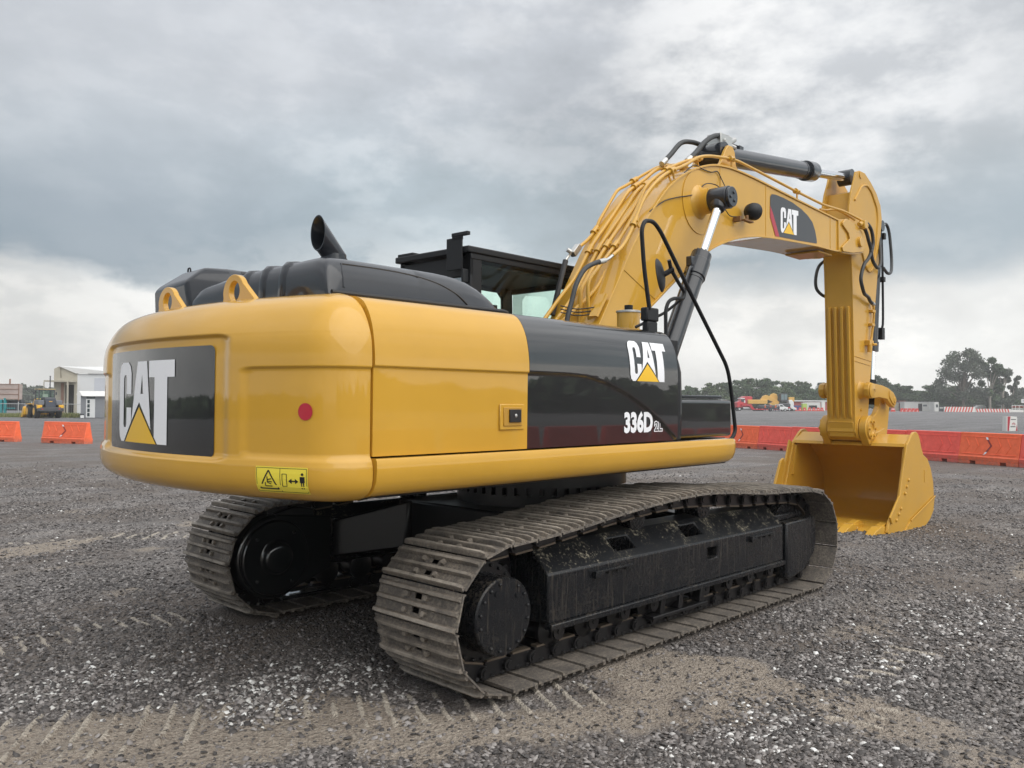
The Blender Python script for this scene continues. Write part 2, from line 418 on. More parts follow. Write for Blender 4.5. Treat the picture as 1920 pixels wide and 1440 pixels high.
# ---------- undercarriage
HW, GC = .368, 1.295
def track_path():
    pts = []
    Rr = .415; zc = .45
    pts += [(x, .035) for x in np.linspace(2.0, -2.02, 120)]
    pts += [(-2.02 - Rr * sin(a), zc - Rr * cos(a)) for a in np.linspace(0, pi * .97, 60)[1:]]
    top = [(-1.90, .872), (-1.6, .892), (-1.35, .912), (-1.05, .948), (-.73, .976), (-.35, 1.003), (.07, 1.018), (.53, .992), (1.04, .945), (1.5, .930), (1.9, .905)]
    xs = np.linspace(-1.9, 1.9, 130)
    tx, tz = zip(*top)
    zz = np.interp(xs, tx, tz); ker = np.ones(13) / 13; zs = np.convolve(np.pad(zz, 6, 'edge'), ker, 'valid')
    pts += list(zip(xs, zs))
    pts += [(2.0 + Rr * 1.02 * sin(a), .455 + Rr * 1.03 * cos(a)) for a in np.linspace(.06 * pi, pi, 60)]
    return pts
TP = track_path()
seg = [0]
for i in range(len(TP)):
    a, b = TP[i], TP[(i + 1) % len(TP)]; seg.append(seg[-1] + hypot(a[0] - b[0], a[1] - b[1]))
PER = seg[-1]
def on_track(sv):
    sv %= PER; i = max(0, int(np.searchsorted(seg, sv, 'right')) - 1); i = min(i, len(TP) - 1)
    a, b = TP[i], TP[(i + 1) % len(TP)]; t = (sv - seg[i]) / max(1e-9, seg[i + 1] - seg[i])
    return a[0] + (b[0] - a[0]) * t, a[1] + (b[1] - a[1]) * t

def make_shoe(jit):
    m = MB(); P = .2110
    x0, x1 = -P / 2, P / 2
    def plate(xa, xb, ya, yb): m.box((xa, ya, 0), (xb, yb, .011))
    # plate with two relief holes
    plate(x0 + .003, -.062, -HW, HW); plate(-.062, -.030, -HW, -.032); plate(-.062, -.030, .032, HW)
    plate(-.030, .018, -HW, HW); plate(.018, .050, -HW, -.032); plate(.018, .050, .032, HW); plate(.050, x1 - .004, -HW, HW)
    for gx, h in ((-.098, .046), (-.012 + 0, .038), (.068, .038)):
        n = 14; w0, w1 = .018, .009
        vs = []; 
        for j in range(n + 1):
            y = -HW + .006 + (2 * HW - .012) * j / n; hh = h - (0.010 if j in (0, n) else 0) - rnd.random() * .003
            vs += [(gx - w0, y, .011), (gx - w1, y, hh), (gx + w1, y, hh), (gx + w0, y, .011)]
        fs = [(4 * j + a, 4 * j + 4 + a, 4 * j + 5 + a, 4 * j + 1 + a) for j in range(n) for a in range(3)]
        fs += [(0, 1, 2, 3), (4 * n + 3, 4 * n + 2, 4 * n + 1, 4 * n)]
        m.add(vs, fs)
    for bx in (-.055, .035):
        for by in (-.085, .085):
            m.cyl((bx, by, .009), (bx, by, .034), .021, .016, 6)
    # turned-down leading lip
    m.box((x1 - .012, -HW, -.010), (x1 - .002, HW, .010))
    # link pair with pin boss, nuts
    for sgn in (-1, 1):
        y = sgn * .105
        m.prism([(-.115, -.016), (.10, -.016), (.112, -.05), (.095, -.112), (-.06, -.118), (-.10, -.10), (-.125, -.06)], y - .017, y + .017, 'y', 1)
        m.box((-.07, y - .026, -.124), (.088, y + .026, -.112), 2)
        for bx in (-.052, .035): m.cyl((bx, y + sgn * .012, -.036), (bx, y + sgn * .012, -.015), .019, n=6, mi=1)
    m.cyl((-.085, -.150, -.066), (-.085, .150, -.066), .040, n=16, mi=1)
    m.cyl((-.085, -.158, -.066), (-.085, .158, -.066), .024, n=12, mi=1)
    m.cyl((.085, -.10, -.066), (.085, .10, -.066), .034, n=14, mi=1)
    return m.mesh('track_shoe', [SHOE, DRK, RAIL], True, 30)
SHOES = [make_shoe(i) for i in range(3)]

def undercarriage(sgn):
    """sgn -1 right side, +1 left side"""
    yo, yi = sgn * 1.525, sgn * 1.10
    m = MB()
    sec = [(sgn * 1.525, .315), (sgn * 1.525, .622), (sgn * 1.505, .640), (sgn * 1.36, .785), (sgn * 1.22, .80), (sgn * 1.10, .70), (sgn * 1.10, .33), (sgn * 1.20, .29)]
    m.prism(sec, -1.56, 1.60, 'x')
    fr = m.build('track_frame', [FRMD, FRM], EXC, bevel=.012)
    for p in fr.data.polygons:
        if abs(p.normal.y) > .9 or abs(p.normal.x) > .9: p.material_index = 1
    c = MB()
    def slope_slot(xa, xb):
        M = Matrix.Translation((0, sgn * 1.432, .712)) @ Matrix.Rotation(-sgn * R(45), 4, 'X')
        c.box((xa, -.052, -.16), (xb, .052, .06), 0, M)
    slope_slot(-.80, -.56); slope_slot(.10, .34)
    c.box((.33, sgn * 1.30, .475), (.475, sgn * 1.60, .565))
    boolean_cut(fr, c)
    # lower flange and rear plate
    m = MB(); m.box((-1.56, sgn * 1.49, .272), (1.58, sgn * 1.560, .312)); m.build('frame_flange', FRM, fr, bevel=.006)
    for xa in (-1.12, .98):
        m = MB(); m.box((xa, sgn * 1.527, .572), (xa + .42, sgn * 1.562, .586)); m.box((xa, sgn * 1.527, .538), (xa + .10, sgn * 1.560, .572))
        for i in range(3): m.cyl((xa + .17 + i * .10, sgn * 1.527, .556), (xa + .17 + i * .10, sgn * 1.537, .556), .010, n=8)
        m.build('step_bracket', FRM, fr, bevel=.003)
    # rear gearcase plates around the sprocket
    m = MB(); m.prism([(-1.56, .33), (-1.56, .64), (-1.60, .80), (-1.78, .83), (-2.15, .74), (-2.30, .55), (-2.30, .38), (-2.15, .20), (-1.80, .20)], sgn * 1.12, sgn * 1.20, 'y')
    m.build('final_drive_mount', DRK, fr, bevel=.01)
    # sprocket
    m = MB(); nT = 21
    pts = []
    for i in range(nT):
        for da, rr in ((0, .372), (.32, .372), (.5, .315), (.82, .315)):
            a = 2 * pi * (i + da) / nT; pts.append((-2.02 + rr * cos(a), .45 + rr * sin(a)))
    m.prism(pts, sgn * 1.255, sgn * 1.325, 'y')
    m.cyl((-2.02, sgn * 1.24, .45), (-2.02, sgn * 1.40, .45), .308, n=44)
    for i in range(24):
        a = 2 * pi * i / 24; c0 = (-2.02 + .280 * cos(a), .45 + .280 * sin(a)); m.cyl((c0[0], sgn * 1.39, c0[1]), (c0[0], sgn * 1.418, c0[1]), .013, n=6)
    m.build('drive_sprocket', DRK, fr, bevel=.004)
    m = MB()
    s_ = sgn
    m.lathe((-2.02, sgn * 1.30, .455), (0, sgn, 0), [(0, .250), (.05, .250), (.06, .236), (.285, .230), (.295, .222), (.298, .10)], 48)
    for i in range(16):
        if i in (3, 9): continue
        a = 2 * pi * i / 16 + .2; m.sphere((-2.02 + .198 * cos(a), sgn * 1.599, .455 + .198 * sin(a)), .011, 8)
    for a in (2.0, .8): m.cyl((-2.02 + .155 * cos(a), sgn * 1.59, .455 + .155 * sin(a)), (-2.02 + .155 * cos(a), sgn * 1.604, .455 + .155 * sin(a)), .018, n=12)
    m.build('final_drive', FRM, fr)
    # travel motor cover seen on the inner side
    m = MB(); m.lathe((-2.02, sgn * 1.12, .455), (0, -sgn, 0), [(0, .335), (.10, .335), (.12, .32), (.125, .10), (.13, .06)], 44)
    m.prism([(-2.02, .12), (-2.02, .79), (-1.5, .74), (-1.5, .30)], sgn * 1.0, sgn * 1.10, 'y')
    m.lathe((-2.02, sgn * 1.0, .455), (0, -sgn, 0), [(-.02, .30), (.02, .30), (.03, .285), (.032, .14), (.045, .13), (.075, .115), (.085, .09), (.088, .03)], 40)
    for a_ in (.9, 2.4, 3.9, 5.3): m.cyl((-2.02 + .24 * cos(a_), sgn * .975, .455 + .24 * sin(a_)), (-2.02 + .24 * cos(a_), sgn * .955, .455 + .24 * sin(a_)), .016, n=6)
    m.box((-1.98, sgn * .97, .115), (-1.45, sgn * 1.12, .135)); m.build('travel_motor_cover', BLK, fr, bevel=.008)
    # front idler with its guard
    m = MB(); m.lathe((2.0, sgn * 1.20, .455), (0, sgn, 0), [(0, .30), (.02, .335), (.03, .30), (.075, .29), (.10, .30), (.11, .335), (.13, .30)], 44)
    m.lathe((2.0, sgn * 1.18, .455), (0, sgn, 0), [(0, .335), (.05, .335), (.06, .27), (.13, .27), (.14, .335), (.19, .335)], 44)
    m.build('front_idler', FRM, fr)
    m = MB(); m.prism([(1.645, .14), (1.70, .12), (1.99, .16), (2.20, .30), (2.245, .38), (2.245, .60), (2.21, .650), (1.645, .635)], sgn * 1.43, sgn * 1.538, 'y')
    m.prism([(1.60, .62), (2.21, .645), (2.15, .70), (1.60, .70)], sgn * 1.34, sgn * 1.43, 'y')
    m.box((1.60, sgn * 1.12, .38), (2.1, sgn * 1.18, .62))
    m.build('idler_guard', FRM, fr, bevel=.018)
    for i in range(9):
        x = -1.42 + i * .355; m = MB()
        m.lathe((x, sgn * 1.15, .235), (0, sgn, 0), [(0, .075), (.02, .115), (.045, .115), (.06, .082), (.23, .082), (.245, .115), (.27, .115), (.29, .075), (.33, .05)], 22)
        if abs(i - 4) > 0:
            m.box((x - .06, sgn * 1.44, .20), (x + .06, sgn * 1.485, .30)); m.cyl((x, sgn * 1.43, .235), (x, sgn * 1.497, .235), .052, n=14); m.cyl((x, sgn * 1.49, .235), (x, sgn * 1.503, .235), .016, n=6)
        m.build('track_roller', DRK, fr)
    m = MB()
    for xa in (-.26, -.02, .28): m.prism([(xa, .272), (xa + .05, .272), (xa + .03, .15), (xa - .03, .15)], sgn * 1.40, sgn * 1.50, 'y')
    m.box((-.40, sgn * 1.38, .125), (.34, sgn * 1.52, .15)); m.build('guide_guard', DRK, fr, bevel=.004)
    for x in (-.40, .52):
        m = MB(); m.lathe((x, sgn * 1.14, .845), (0, sgn, 0), [(0, .04), (.06, .04), (.061, .092), (.09, .092), (.10, .075), (.19, .075), (.20, .092), (.232, .092), (.236, .070), (.240, .066), (.242, .03)], 26)
        for k in range(5):
            a = k * 2 * pi / 5; m.cyl((x + .035 * cos(a), sgn * 1.375, .845 + .035 * sin(a)), (x + .035 * cos(a), sgn * 1.386, .845 + .035 * sin(a)), .010, n=6)
        m.box((x - .05, sgn * 1.12, .72), (x + .05, sgn * 1.20, .86))
        m.build('carrier_roller', FRM, fr, bevel=.003)
    # shoes
    N = 49
    for i in range(N):
        sv = 3.918 + .205 + PER * i / N; x, z = on_track(sv); xa, za = on_track(sv - .09); xb, zb = on_track(sv + .09)
        t = Vector((xb - xa, 0, zb - za)).normalized(); y = Vector((0, 1, 0)); o_ = t.cross(y)
        n_ = Vector((-t.z, 0, t.x))                # outward normal for this travel sense
        cxx = Vector((0.0 - x, 0, .45 - z))
        if n_.dot(cxx) > 0: n_ = -n_
        yv = n_.cross(t)
        M = Matrix(((t.x, yv.x, n_.x, x), (t.y, yv.y, n_.y, sgn * GC), (t.z, yv.z, n_.z, z), (0, 0, 0, 1)))
        so = bpy.data.objects.new('track_shoe', SHOES[i % 3]); COL.objects.link(so); so.parent = fr
        so.matrix_local = M
    return fr
FR = undercarriage(-1); FL = undercarriage(1)

m = MB()                                              # carbody between the tracks
m.prism([(-.95, .48), (-.95, .86), (.95, .86), (.95, .48)], -.78, .78, 'y')
for sx in (-1, 1):
    for sy in (-1, 1):
        vs = [(sx * .45, sy * .60, .46), (sx * 1.02, sy * .60, .46), (sx * 1.42, sy * 1.12, .36), (sx * .90, sy * 1.12, .36),
              (sx * .40, sy * .60, .86), (sx * .98, sy * .60, .86), (sx * 1.42, sy * 1.12, .68), (sx * .86, sy * 1.12, .70)]
        m.add(vs, [(0, 3, 2, 1), (4, 5, 6, 7), (0, 1, 5, 4), (1, 2, 6, 5), (2, 3, 7, 6), (3, 0, 4, 7)])
m.build('carbody', DRK, EXC, bevel=.02, fix=True)
m = MB(); m.cyl((0, 0, .86), (0, 0, .95), .72, n=64); m.cyl((0, 0, .95), (0, 0, 1.06), .66, n=64)
for i in range(44):
    a = 2 * pi * i / 44; m.box((-.02, -.03, -.035), (.02, .03, .035), 0, Matrix.Translation((.70 * cos(a), .70 * sin(a), .985)) @ Matrix.Rotation(a, 4, 'Z'))
m.cyl((0, 0, 1.02), (0, 0, 1.15), .78, n=64)
m.build('slewing_ring', DRK, EXC)

# ---------- upper structure: deck
m = UMB(); m.box((-2.9, -1.38, 1.20), (.86, 1.40, 1.42)); m.box((-2.3, -.55, 1.12), (1.6, .55, 1.20)); m.box((-2.90, -1.33, 1.42), (-.10, 1.33, 2.12))
m.box((.2, -.45, 1.2), (1.25, .45, 1.9)); m.build('main_frame', MATB, EXC, bevel=.01)
# skirt along the right side (and left)
def skirt(s):
    m = UMB(); prof = [(1.355, 1.205), (1.415, 1.222), (1.445, 1.245), (1.468, 1.295), (1.474, 1.35), (1.472, 1.40), (1.462, 1.415), (1.40, 1.417), (1.34, 1.40), (1.33, 1.22)]
    xs = [-2.972, -1.8, -.5, .60, .78, .835, .862, .870]; sc = [0, 0, 0, 0, 0, .012, .045, .09]
    vs = []; n = len(prof)
    for x, c in zip(xs, sc):
        dy = interp(x, [-2.98, -1.8], [0, .022])
        for (y, z) in prof:
            vs.append((x, s * (y + dy - c * (1 if y > 1.38 else .3)), z + (c * .45 if z < 1.3 else -c * .45 if z > 1.39 else 0)))
    fs = [(i * n + j, i * n + (j + 1) % n, (i + 1) * n + (j + 1) % n, (i + 1) * n + j) for i in range(len(xs) - 1) for j in range(n)]
    fs += [tuple(range(n)), tuple(range((len(xs) - 1) * n, len(xs) * n))]
    m.add(vs, fs); return m.build('side_skirt', YEL, EXC, fix=True, angle=50)
skirt(-1); skirt(1)

# ---------- counterweight
SEAMX = -2.985
ys0 = 1.445
def cw_outline():
    fc = (-2.988, -1.145); pts = []
    a1 = atan2(fc[1], fc[0]); a1 = a1 if a1 > 0 else a1 + 2 * pi        # radial direction of the fillet end
    a0 = 1.5 * pi
    for a in np.linspace(a0, a1, 22): pts.append((fc[0] + .3 * cos(a), fc[1] + .3 * sin(a), cos(a), sin(a)))
    tm = 2 * pi - (a1 if a1 > pi else a1)                                 # symmetric
    th0 = a1; th1 = 2 * pi - a1
    for a in np.linspace(th0, th1, 150)[1:-1]: pts.append((3.5 * cos(a), 3.5 * sin(a), cos(a), sin(a)))
    for (x, y, nx, ny) in pts[:22][::-1]: pts.append((x, -y, nx, -ny))
    return pts
CWZ = [(1.185, .22), (1.187, .16), (1.195, .10), (1.210, .058), (1.228, .030), (1.250, .008), (1.275, -.006), (1.31, -.013), (1.345, -.014), (1.375, -.012), (1.40, -.006), (1.412, 0)] + \
      [(z, 0) for z in np.linspace(1.43, 1.94, 42)] + [(1.96, .001), (1.98, .002), (2.0, .004), (2.02, .006), (2.045, .011), (2.07, .018), (2.095, .027), (2.12, .038), (2.145, .051), (2.17, .066), (2.195, .084), (2.22, .106), (2.243, .135), (2.262, .172), (2.277, .215), (2.288, .26), (2.293, .285)]
def cw_off(z): return interp(z, [a for a, b in CWZ], [b for a, b in CWZ])
def rrect(d0, d1, e0, e1, s, z, soft):
    """1 inside the rectangle s in (d0,d1), z in (e0,e1), soft edge"""
    d = min(s - d0, d1 - s, z - e0, e1 - z)
    r = soft * 1.6
    ds = min(s - d0, d1 - s); dz = min(z - e0, e1 - z)
    if ds < r and dz < r: d = r - hypot(r - ds, r - dz)
    return sstep(0, soft, d)
def cw_rec(th, z, xy):
    d = .026 * rrect(-.225, .266, 1.375, 2.075, th, z, .026)
    d += .013 * rrect(.243, 9, 1.412, 1.892, abs(th), z, .018)
    return d
def cwp(th, z, lift=0):
    d = cw_off(z) + cw_rec(th, z, None) - lift; a = pi - th
    # th positive towards the machine's left; beyond the arc follow the fillet
    rr = 3.5 - d; return (rr * cos(a), rr * sin(a), z)
m = UMB(); OL = cw_outline(); n = len(OL); vs = []
zl = sorted(set([z for z, _ in CWZ] + list(np.linspace(1.372, 1.40, 8)) + list(np.linspace(1.875, 1.9, 9)) + list(np.linspace(2.05, 2.08, 6))))
for z in zl:
    for (x, y, nx, ny) in OL:
        th = atan2(y, -x); d = cw_off(z) + cw_rec(th, z, None)
        vs.append((x - nx * d, y - ny * d, z))
fs = [(k * n + i, k * n + i + 1, (k + 1) * n + i + 1, (k + 1) * n + i) for k in range(len(zl) - 1) for i in range(n - 1)]
b = len(vs)
# inner front face, top and bottom sheets
K = len(zl)
top = [(K - 1) * n + i for i in range(n)]; bot = [i for i in range(n)]
def cap(row, z, flip):
    """strips towards the front of the casting"""
    out_ = []; base = len(vs)
    for i in row:
        x, y, _ = vs[i]; vs.append((max(x * .88, -2.90) if x < -2.95 else x, y * .93, z))
    for i in range(n - 1): out_.append((row[i], row[i + 1], base + i + 1, base + i))
    base2 = len(vs)
    for i in range(n): vs.append((SEAMX + .02, max(-1.0, min(1.0, vs[base + i][1])) , z + (.006 if flip else 0)))
    for i in range(n - 1): out_.append((base + i, base + i + 1, base2 + i + 1, base2 + i))
    return out_
fs += cap(top, 2.294, True); fs += cap(bot, 1.182, False)
for col in (0, n - 1):
    ci = [k * n + col for k in range(K)]; base = len(vs)
    for i in ci: x, y, z = vs[i]; vs.append((x + .03, y * .95, z))
    fs += [(ci[k], ci[k + 1], base + k + 1, base + k) for k in range(K - 1)]
m.add(vs, fs); CW = m.build('counterweight', YEL, EXC, fix=True, angle=60)
m = MB(); m.box((-2.99, -1.30, 1.22), (-2.93, 1.30, 2.20)); m.build('front_face', MATB, CW)

# rear panel
panel = []
z0, z1, t0, t1 = 1.400, 2.012, -.182, .232; rc = .012
def rr_poly(x0, x1, y0, y1, r, ry, k=5):
    P = []
    for cx_, cy_, a0 in ((x1 - r, y1 - ry, 0), (x0 + r, y1 - ry, pi / 2), (x0 + r, y0 + ry, pi), (x1 - r, y0 + ry, 1.5 * pi)):
        for j in range(k + 1):
            a = a0 + pi / 2 * j / k; P.append((cx_ + r * cos(a), cy_ + ry * sin(a)))
    return P
NP = decal('name_panel', [rr_poly(t0, t1, z0, z1, .011, .035)], lambda u, v: ((3.5 - .026 + .004) * cos(pi - u), (3.5 - .026 + .004) * sin(pi - u), v), BLK, CW, .02)
for p in NP.data.polygons: p.use_smooth = True
def on_panel(u, v):
    th = .160 - u * (.236 / 1.66); r = 3.5 - .026 + .007; return (r * cos(pi - th), r * sin(pi - th), 1.452 + .490 * v)
emblem(on_panel, NP, .10)
# round red reflector on the right flank of the counterweight
circ = [(-.3665 + .0125 * cos(2 * pi * i / 36), 1.657 + .044 * sin(2 * pi * i / 36)) for i in range(36)]
decal('red_reflector', [circ], lambda u, v: cwp(u, v, .003), REDR, CW, .02)
# warning decal
WD = decal('warning_decal', [[(0, 0), (1.9, 0), (1.9, 1), (0, 1)]], lambda u, v: cwp(-.2835 - u * .0492, 1.239 + v * .136, .002), LEM, CW, .1)
def wmap(u, v): return cwp(-.2835 - u * .0492, 1.239 + v * .136, .0035)
def line(a, b, w_):
    d = Vector((b[0] - a[0], b[1] - a[1])); d.normalize(); q = Vector((-d.y, d.x)) * w_ / 2
    return [(a[0] + q.x, a[1] + q.y), (a[0] - q.x, a[1] - q.y), (b[0] - q.x, b[1] - q.y), (b[0] + q.x, b[1] + q.y)]
W_ = []
for a, b_ in (((.04, .05), (1.86, .05)), ((.04, .95), (1.86, .95)), ((.04, .05), (.04, .95)), ((1.86, .05), (1.86, .95)), ((.92, .05), (.92, .95))): W_.append(line(a, b_, .018))
for a, b_ in (((.16, .16), (.82, .16)), ((.14, .15), (.49, .86)), ((.84, .15), (.49, .86))): W_.append(line(a, b_, .05))
for a, b_ in (((.36, .26), (.62, .26)), ((.36, .26), (.36, .40)), ((.44, .62), (.44, .40)), ((.44, .50), (.60, .54)), ((.44, .44), (.62, .42)), ((.44, .40), (.58, .34))): W_.append(line(a, b_, .035))
for a, b_ in (((1.0, .28), (1.16, .28)), ((1.0, .74), (1.16, .74)), ((1.0, .28), (1.0, .74)), ((1.16, .28), (1.16, .74))): W_.append(line(a, b_, .022))
W_ += [line((1.30, .48), (1.50, .48), .05), [(1.22, .48), (1.34, .38), (1.34, .58)], [(1.58, .48), (1.46, .58), (1.46, .38)]]
W_ += [rr_poly(1.67, 1.76, .70, .80, .04, .045), [(1.63, .66), (1.80, .66), (1.80, .44), (1.77, .44), (1.77, .20), (1.73, .20), (1.73, .42), (1.70, .42), (1.70, .20), (1.66, .20), (1.66, .44), (1.63, .44)]]
decal('warning_symbols', W_, wmap, BLV, WD, .3)
# lifting eyes
for yc in (-.415, .44):
    m = MB(); pts = []
    for a in np.linspace(pi * 1.02, pi * .10, 16): pts.append((yc + .055 - .112 * cos(a) * -1 * -1, 2.345 + .100 * sin(a)))
    left = [(yc + .185, 2.265)]; right = [(yc - .215, 2.265)]
    arc = [(yc + .055 + .120 * cos(a), 2.340 + .112 * sin(a)) for a in np.linspace(0.0, pi * .84, 18)]
    P = left + [(yc + .170, 2.32)] + arc + right
    m.prism(P, -3.170, -3.134, 'x'); o = m.build('lifting_eye', YEL, CW, bevel=.006)
    c = MB(); c.cyl((-3.3, yc + .045, 2.352), (-3.0, yc + .045, 2.352), .060, n=28)
    me = c.mesh('cut', [YEL], False); co_ = bpy.data.objects.new('cut', me); COL.objects.link(co_)
    for md in list(o.modifiers): o.modifiers.remove(md)
    o.parent = None
    md = o.modifiers.new('b', 'BOOLEAN'); md.object = co_; md.operation = 'DIFFERENCE'; md.solver = 'EXACT'
    bpy.context.view_layer.update(); dg = bpy.context.evaluated_depsgraph_get(); me2 = bpy.data.meshes.new_from_object(o.evaluated_get(dg)); o.modifiers.clear(); o.data = me2
    me2.polygons.foreach_set('use_smooth', [True] * len(me2.polygons)); me2.set_sharp_from_angle(angle=R(30))
    bpy.data.objects.remove(co_); o.parent = CW
    bv = o.modifiers.new('bevel', 'BEVEL'); bv.width = .004; bv.segments = 2; bv.limit_method = 'ANGLE'; bv.angle_limit = R(40)

# ---------- body side skins
SP = [(1.425, 1.480), (1.90, 1.483), (1.96, 1.481), (2.02, 1.474), (2.07, 1.465), (2.11, 1.455), (2.15, 1.440), (2.185, 1.422), (2.215, 1.402), (2.240, 1.378), (2.256, 1.352), (2.268, 1.318), (2.275, 1.27), (2.281, 1.20), (2.290, 1.05), (2.296, .94)]
SPL = [0]
for a, b_ in zip(SP, SP[1:]): SPL.append(SPL[-1] + hypot(a[0] - b_[0], a[1] - b_[1]))
def skin_pt(x, L, s, rec=0, lift=0):
    z = interp(L, SPL, [p[0] for p in SP]); y = interp(L, SPL, [p[1] for p in SP])
    dy = interp(x, [-2.98, -1.8], [-.035, 0])
    e = .01; z2 = interp(L + e, SPL, [p[0] for p in SP]); y2 = interp(L + e, SPL, [p[1] for p in SP])
    t = Vector((y2 - y, z2 - z)); t = t.normalized() if t.length > 1e-9 else Vector((0, 1)); nrm = Vector((t.y, -t.x))
    k = lift - rec
    return (x, s * (y + dy + nrm.x * k), z + nrm.y * k)
def z_to_L(z): return interp(z, [p[0] for p in SP], SPL)
def skin(name, xa, xb, m_, recf, s=-1, nx=60, fronttaper=None):
    m = UMB(); Ls = sorted(set(list(np.linspace(0, SPL[-1], 70)) + list(np.linspace(z_to_L(1.425), z_to_L(1.92), 110))))
    xs = np.linspace(xa, xb, nx); vs = []; nl = len(Ls)
    for x in xs:
        for L in Ls:
            z = interp(L, SPL, [p[0] for p in SP]); p = skin_pt(x, L, s, recf(x, z))
            vs.append(p)
    fs = [(i * nl + j, i * nl + j + 1, (i + 1) * nl + j + 1, (i + 1) * nl + j) for i in range(len(xs) - 1) for j in range(nl - 1)]
    # returned edges
    for col in (0, len(xs) - 1):
        base = len(vs)
        for j in range(nl): p = vs[col * nl + j]; vs.append((p[0], p[1] * .965, p[2] - .03 if p[2] > 2.2 else p[2]))
        fs += [(col * nl + j, col * nl + j + 1, base + j + 1, base + j) for j in range(nl - 1)]
    base = len(vs)
    for i in range(len(xs)): p = vs[i * nl]; vs.append((p[0], p[1] * .96, p[2]))
    fs += [(i * nl, (i + 1) * nl, base + i + 1, base + i) for i in range(len(xs) - 1)]
    m.add(vs, fs); return m.build(name, m_, EXC, fix=True, angle=55)
def rec_door(x, z): return .014 * sstep(1.898, 1.886, z)
DOOR = skin('service_door', SEAMX + .014, -1.806, YEL, rec_door, nx=30)
RX = [-1.81, -1.56, -1.40, -1.226, -1.0, -.73, -.50, -.313, -.18, -.10]; RZ = [1.893, 1.893, 1.892, 1.884, 1.845, 1.765, 1.668, 1.570, 1.49, 1.44]
def rec_blk(x, z):
    zc = interp(x, RX, RZ)
    return .021 * sstep(zc + .012, zc - .012, z)
SIDE = skin('black_side_panel', -1.803, -.085, BLK, rec_blk, nx=190)
skin('left_service_door', SEAMX + .014, -1.806, YEL, rec_door, s=1, nx=20)
skin('left_side_panel', -1.803, -.50, BLK, lambda x, z: 0, s=1, nx=20)
# top deck sheet between skins
m = UMB(); m.box((-2.93, -.98, 2.23), (-.50, 1.0, 2.285)); m.box((-.50, -.98, 2.23), (.02, .40, 2.285)); m.build('top_deck', PLS, EXC, bevel=.01)
# front closing arch of the black panel
m = UMB(); P = []
arch = [(1.462, 1.43), (1.470, 1.75), (1.463, 1.95), (1.445, 2.05), (1.405, 2.16), (1.35, 2.235), (1.25, 2.262), (.9, 2.28), (.55, 2.285)]
for k, (x, sc) in enumerate(((-.078, 1.0), (-.04, 1.004), (.03, .985), (.055, .94))):
    for (y, z) in arch: P.append((x, -y * sc if y > 1 else -y, z * (1 if k < 2 else .985) if z > 2 else z))
na = len(arch); fs = [(i * na + j, i * na + j + 1, (i + 1) * na + j + 1, (i + 1) * na + j) for i in range(3) for j in range(na - 1)]
fs.append(tuple(3 * na + j for j in range(na)) + tuple([]))
m.add(P, fs); m.box((-.10, -1.40, 1.43), (.045, -.50, 2.20)); m.build('panel_front_arch', MATB, EXC, angle=50)
# latch on the door
LT = UMB(); yk = -1.466 - .003
LT.box((-2.055, -1.473, 1.545), (-1.84, -1.463, 1.700)); LT2 = LT.build('latch_frame', YEL, DOOR, bevel=.006)
m = MB(); m.box((-2.028, -1.480, 1.568), (-1.867, -1.472, 1.680)); m.build('latch_recess', mat('recess_yellow', (.45, .24, .03), .4), LT2, bevel=.003)
m = MB(); m.box((-1.985, -1.490, 1.590), (-1.885, -1.479, 1.668)); m.sphere((-1.935, -1.491, 1.63), .012, 10, 1, (1, .5, 1)); m.build('door_latch', [BLV, STL], LT2, bevel=.004)
# lettering on the black panel
def on_side(u, v, x0=-.725, wdt=.490, z0_=1.868, h=.288, lift=.004):
    x = x0 + u * wdt / 1.66; z = z0_ + v * h; L = z_to_L(z); p = skin_pt(x, L, -1, rec_blk(x, z), lift); return p
emblem(on_side, SIDE, .10)
def text_mesh(s, size, off=0.0, res=3):
    cu = bpy.data.curves.new('t', 'FONT'); cu.body = s; cu.size = size; cu.offset = off; cu.resolution_u = res; cu.space_character = 1.0
    o = bpy.data.objects.new('t', cu); COL.objects.link(o); bpy.context.view_layer.update()
    me = bpy.data.meshes.new_from_object(o.evaluated_get(bpy.context.evaluated_depsgraph_get())); bpy.data.objects.remove(o); return me
def text(name, s, size, fn, m_, parent, off=0.0, sx=1.0, skew=0):
    me = text_mesh(s, size, off)
    for v in me.vertices: v.co = Vector(fn(v.co.x * sx + v.co.y * skew, v.co.y))
    me.materials.clear(); me.materials.append(m_); me.name = name
    o = bpy.data.objects.new(name, me); COL.objects.link(o); o.parent = parent
    return o
def flat_side(x0, z0_, lift): return lambda u, v: (x0 + u, -1.483 + .021 - lift, z0_ + v)
text('model_lettering', '336D', .190, flat_side(-.772, 1.506, .003), WHT, SIDE, off=.0092, sx=.86)
text('model_suffix', '2L', .094, flat_side(-.382, 1.506, .003), WHT, SIDE, off=.0085, sx=1.10)
text('model_suffix_inner', '2L', .094, flat_side(-.382, 1.506, .004), BLV, SIDE, off=.0012, sx=1.10)

# ---------- tool box at the front right
m = UMB(); m.box((-.016, -1.455, 1.436), (.825, -.62, 1.742)); TB = m.build('tool_box', BLK, EXC, bevel=.03, seg=4)
m = MB(); m.box((-.03, -1.43, 1.748), (.70, -.66, 1.776)); m.build('tool_box_lid', PLS, TB, bevel=.008)
m = UMB(); m.box((.84, -.62, 1.25), (1.2, .42, 1.30)); m.box((.60, -.60, 1.42), (.86, -.2, 1.6)); m.build('front_deck', MATB, EXC, bevel=.01)

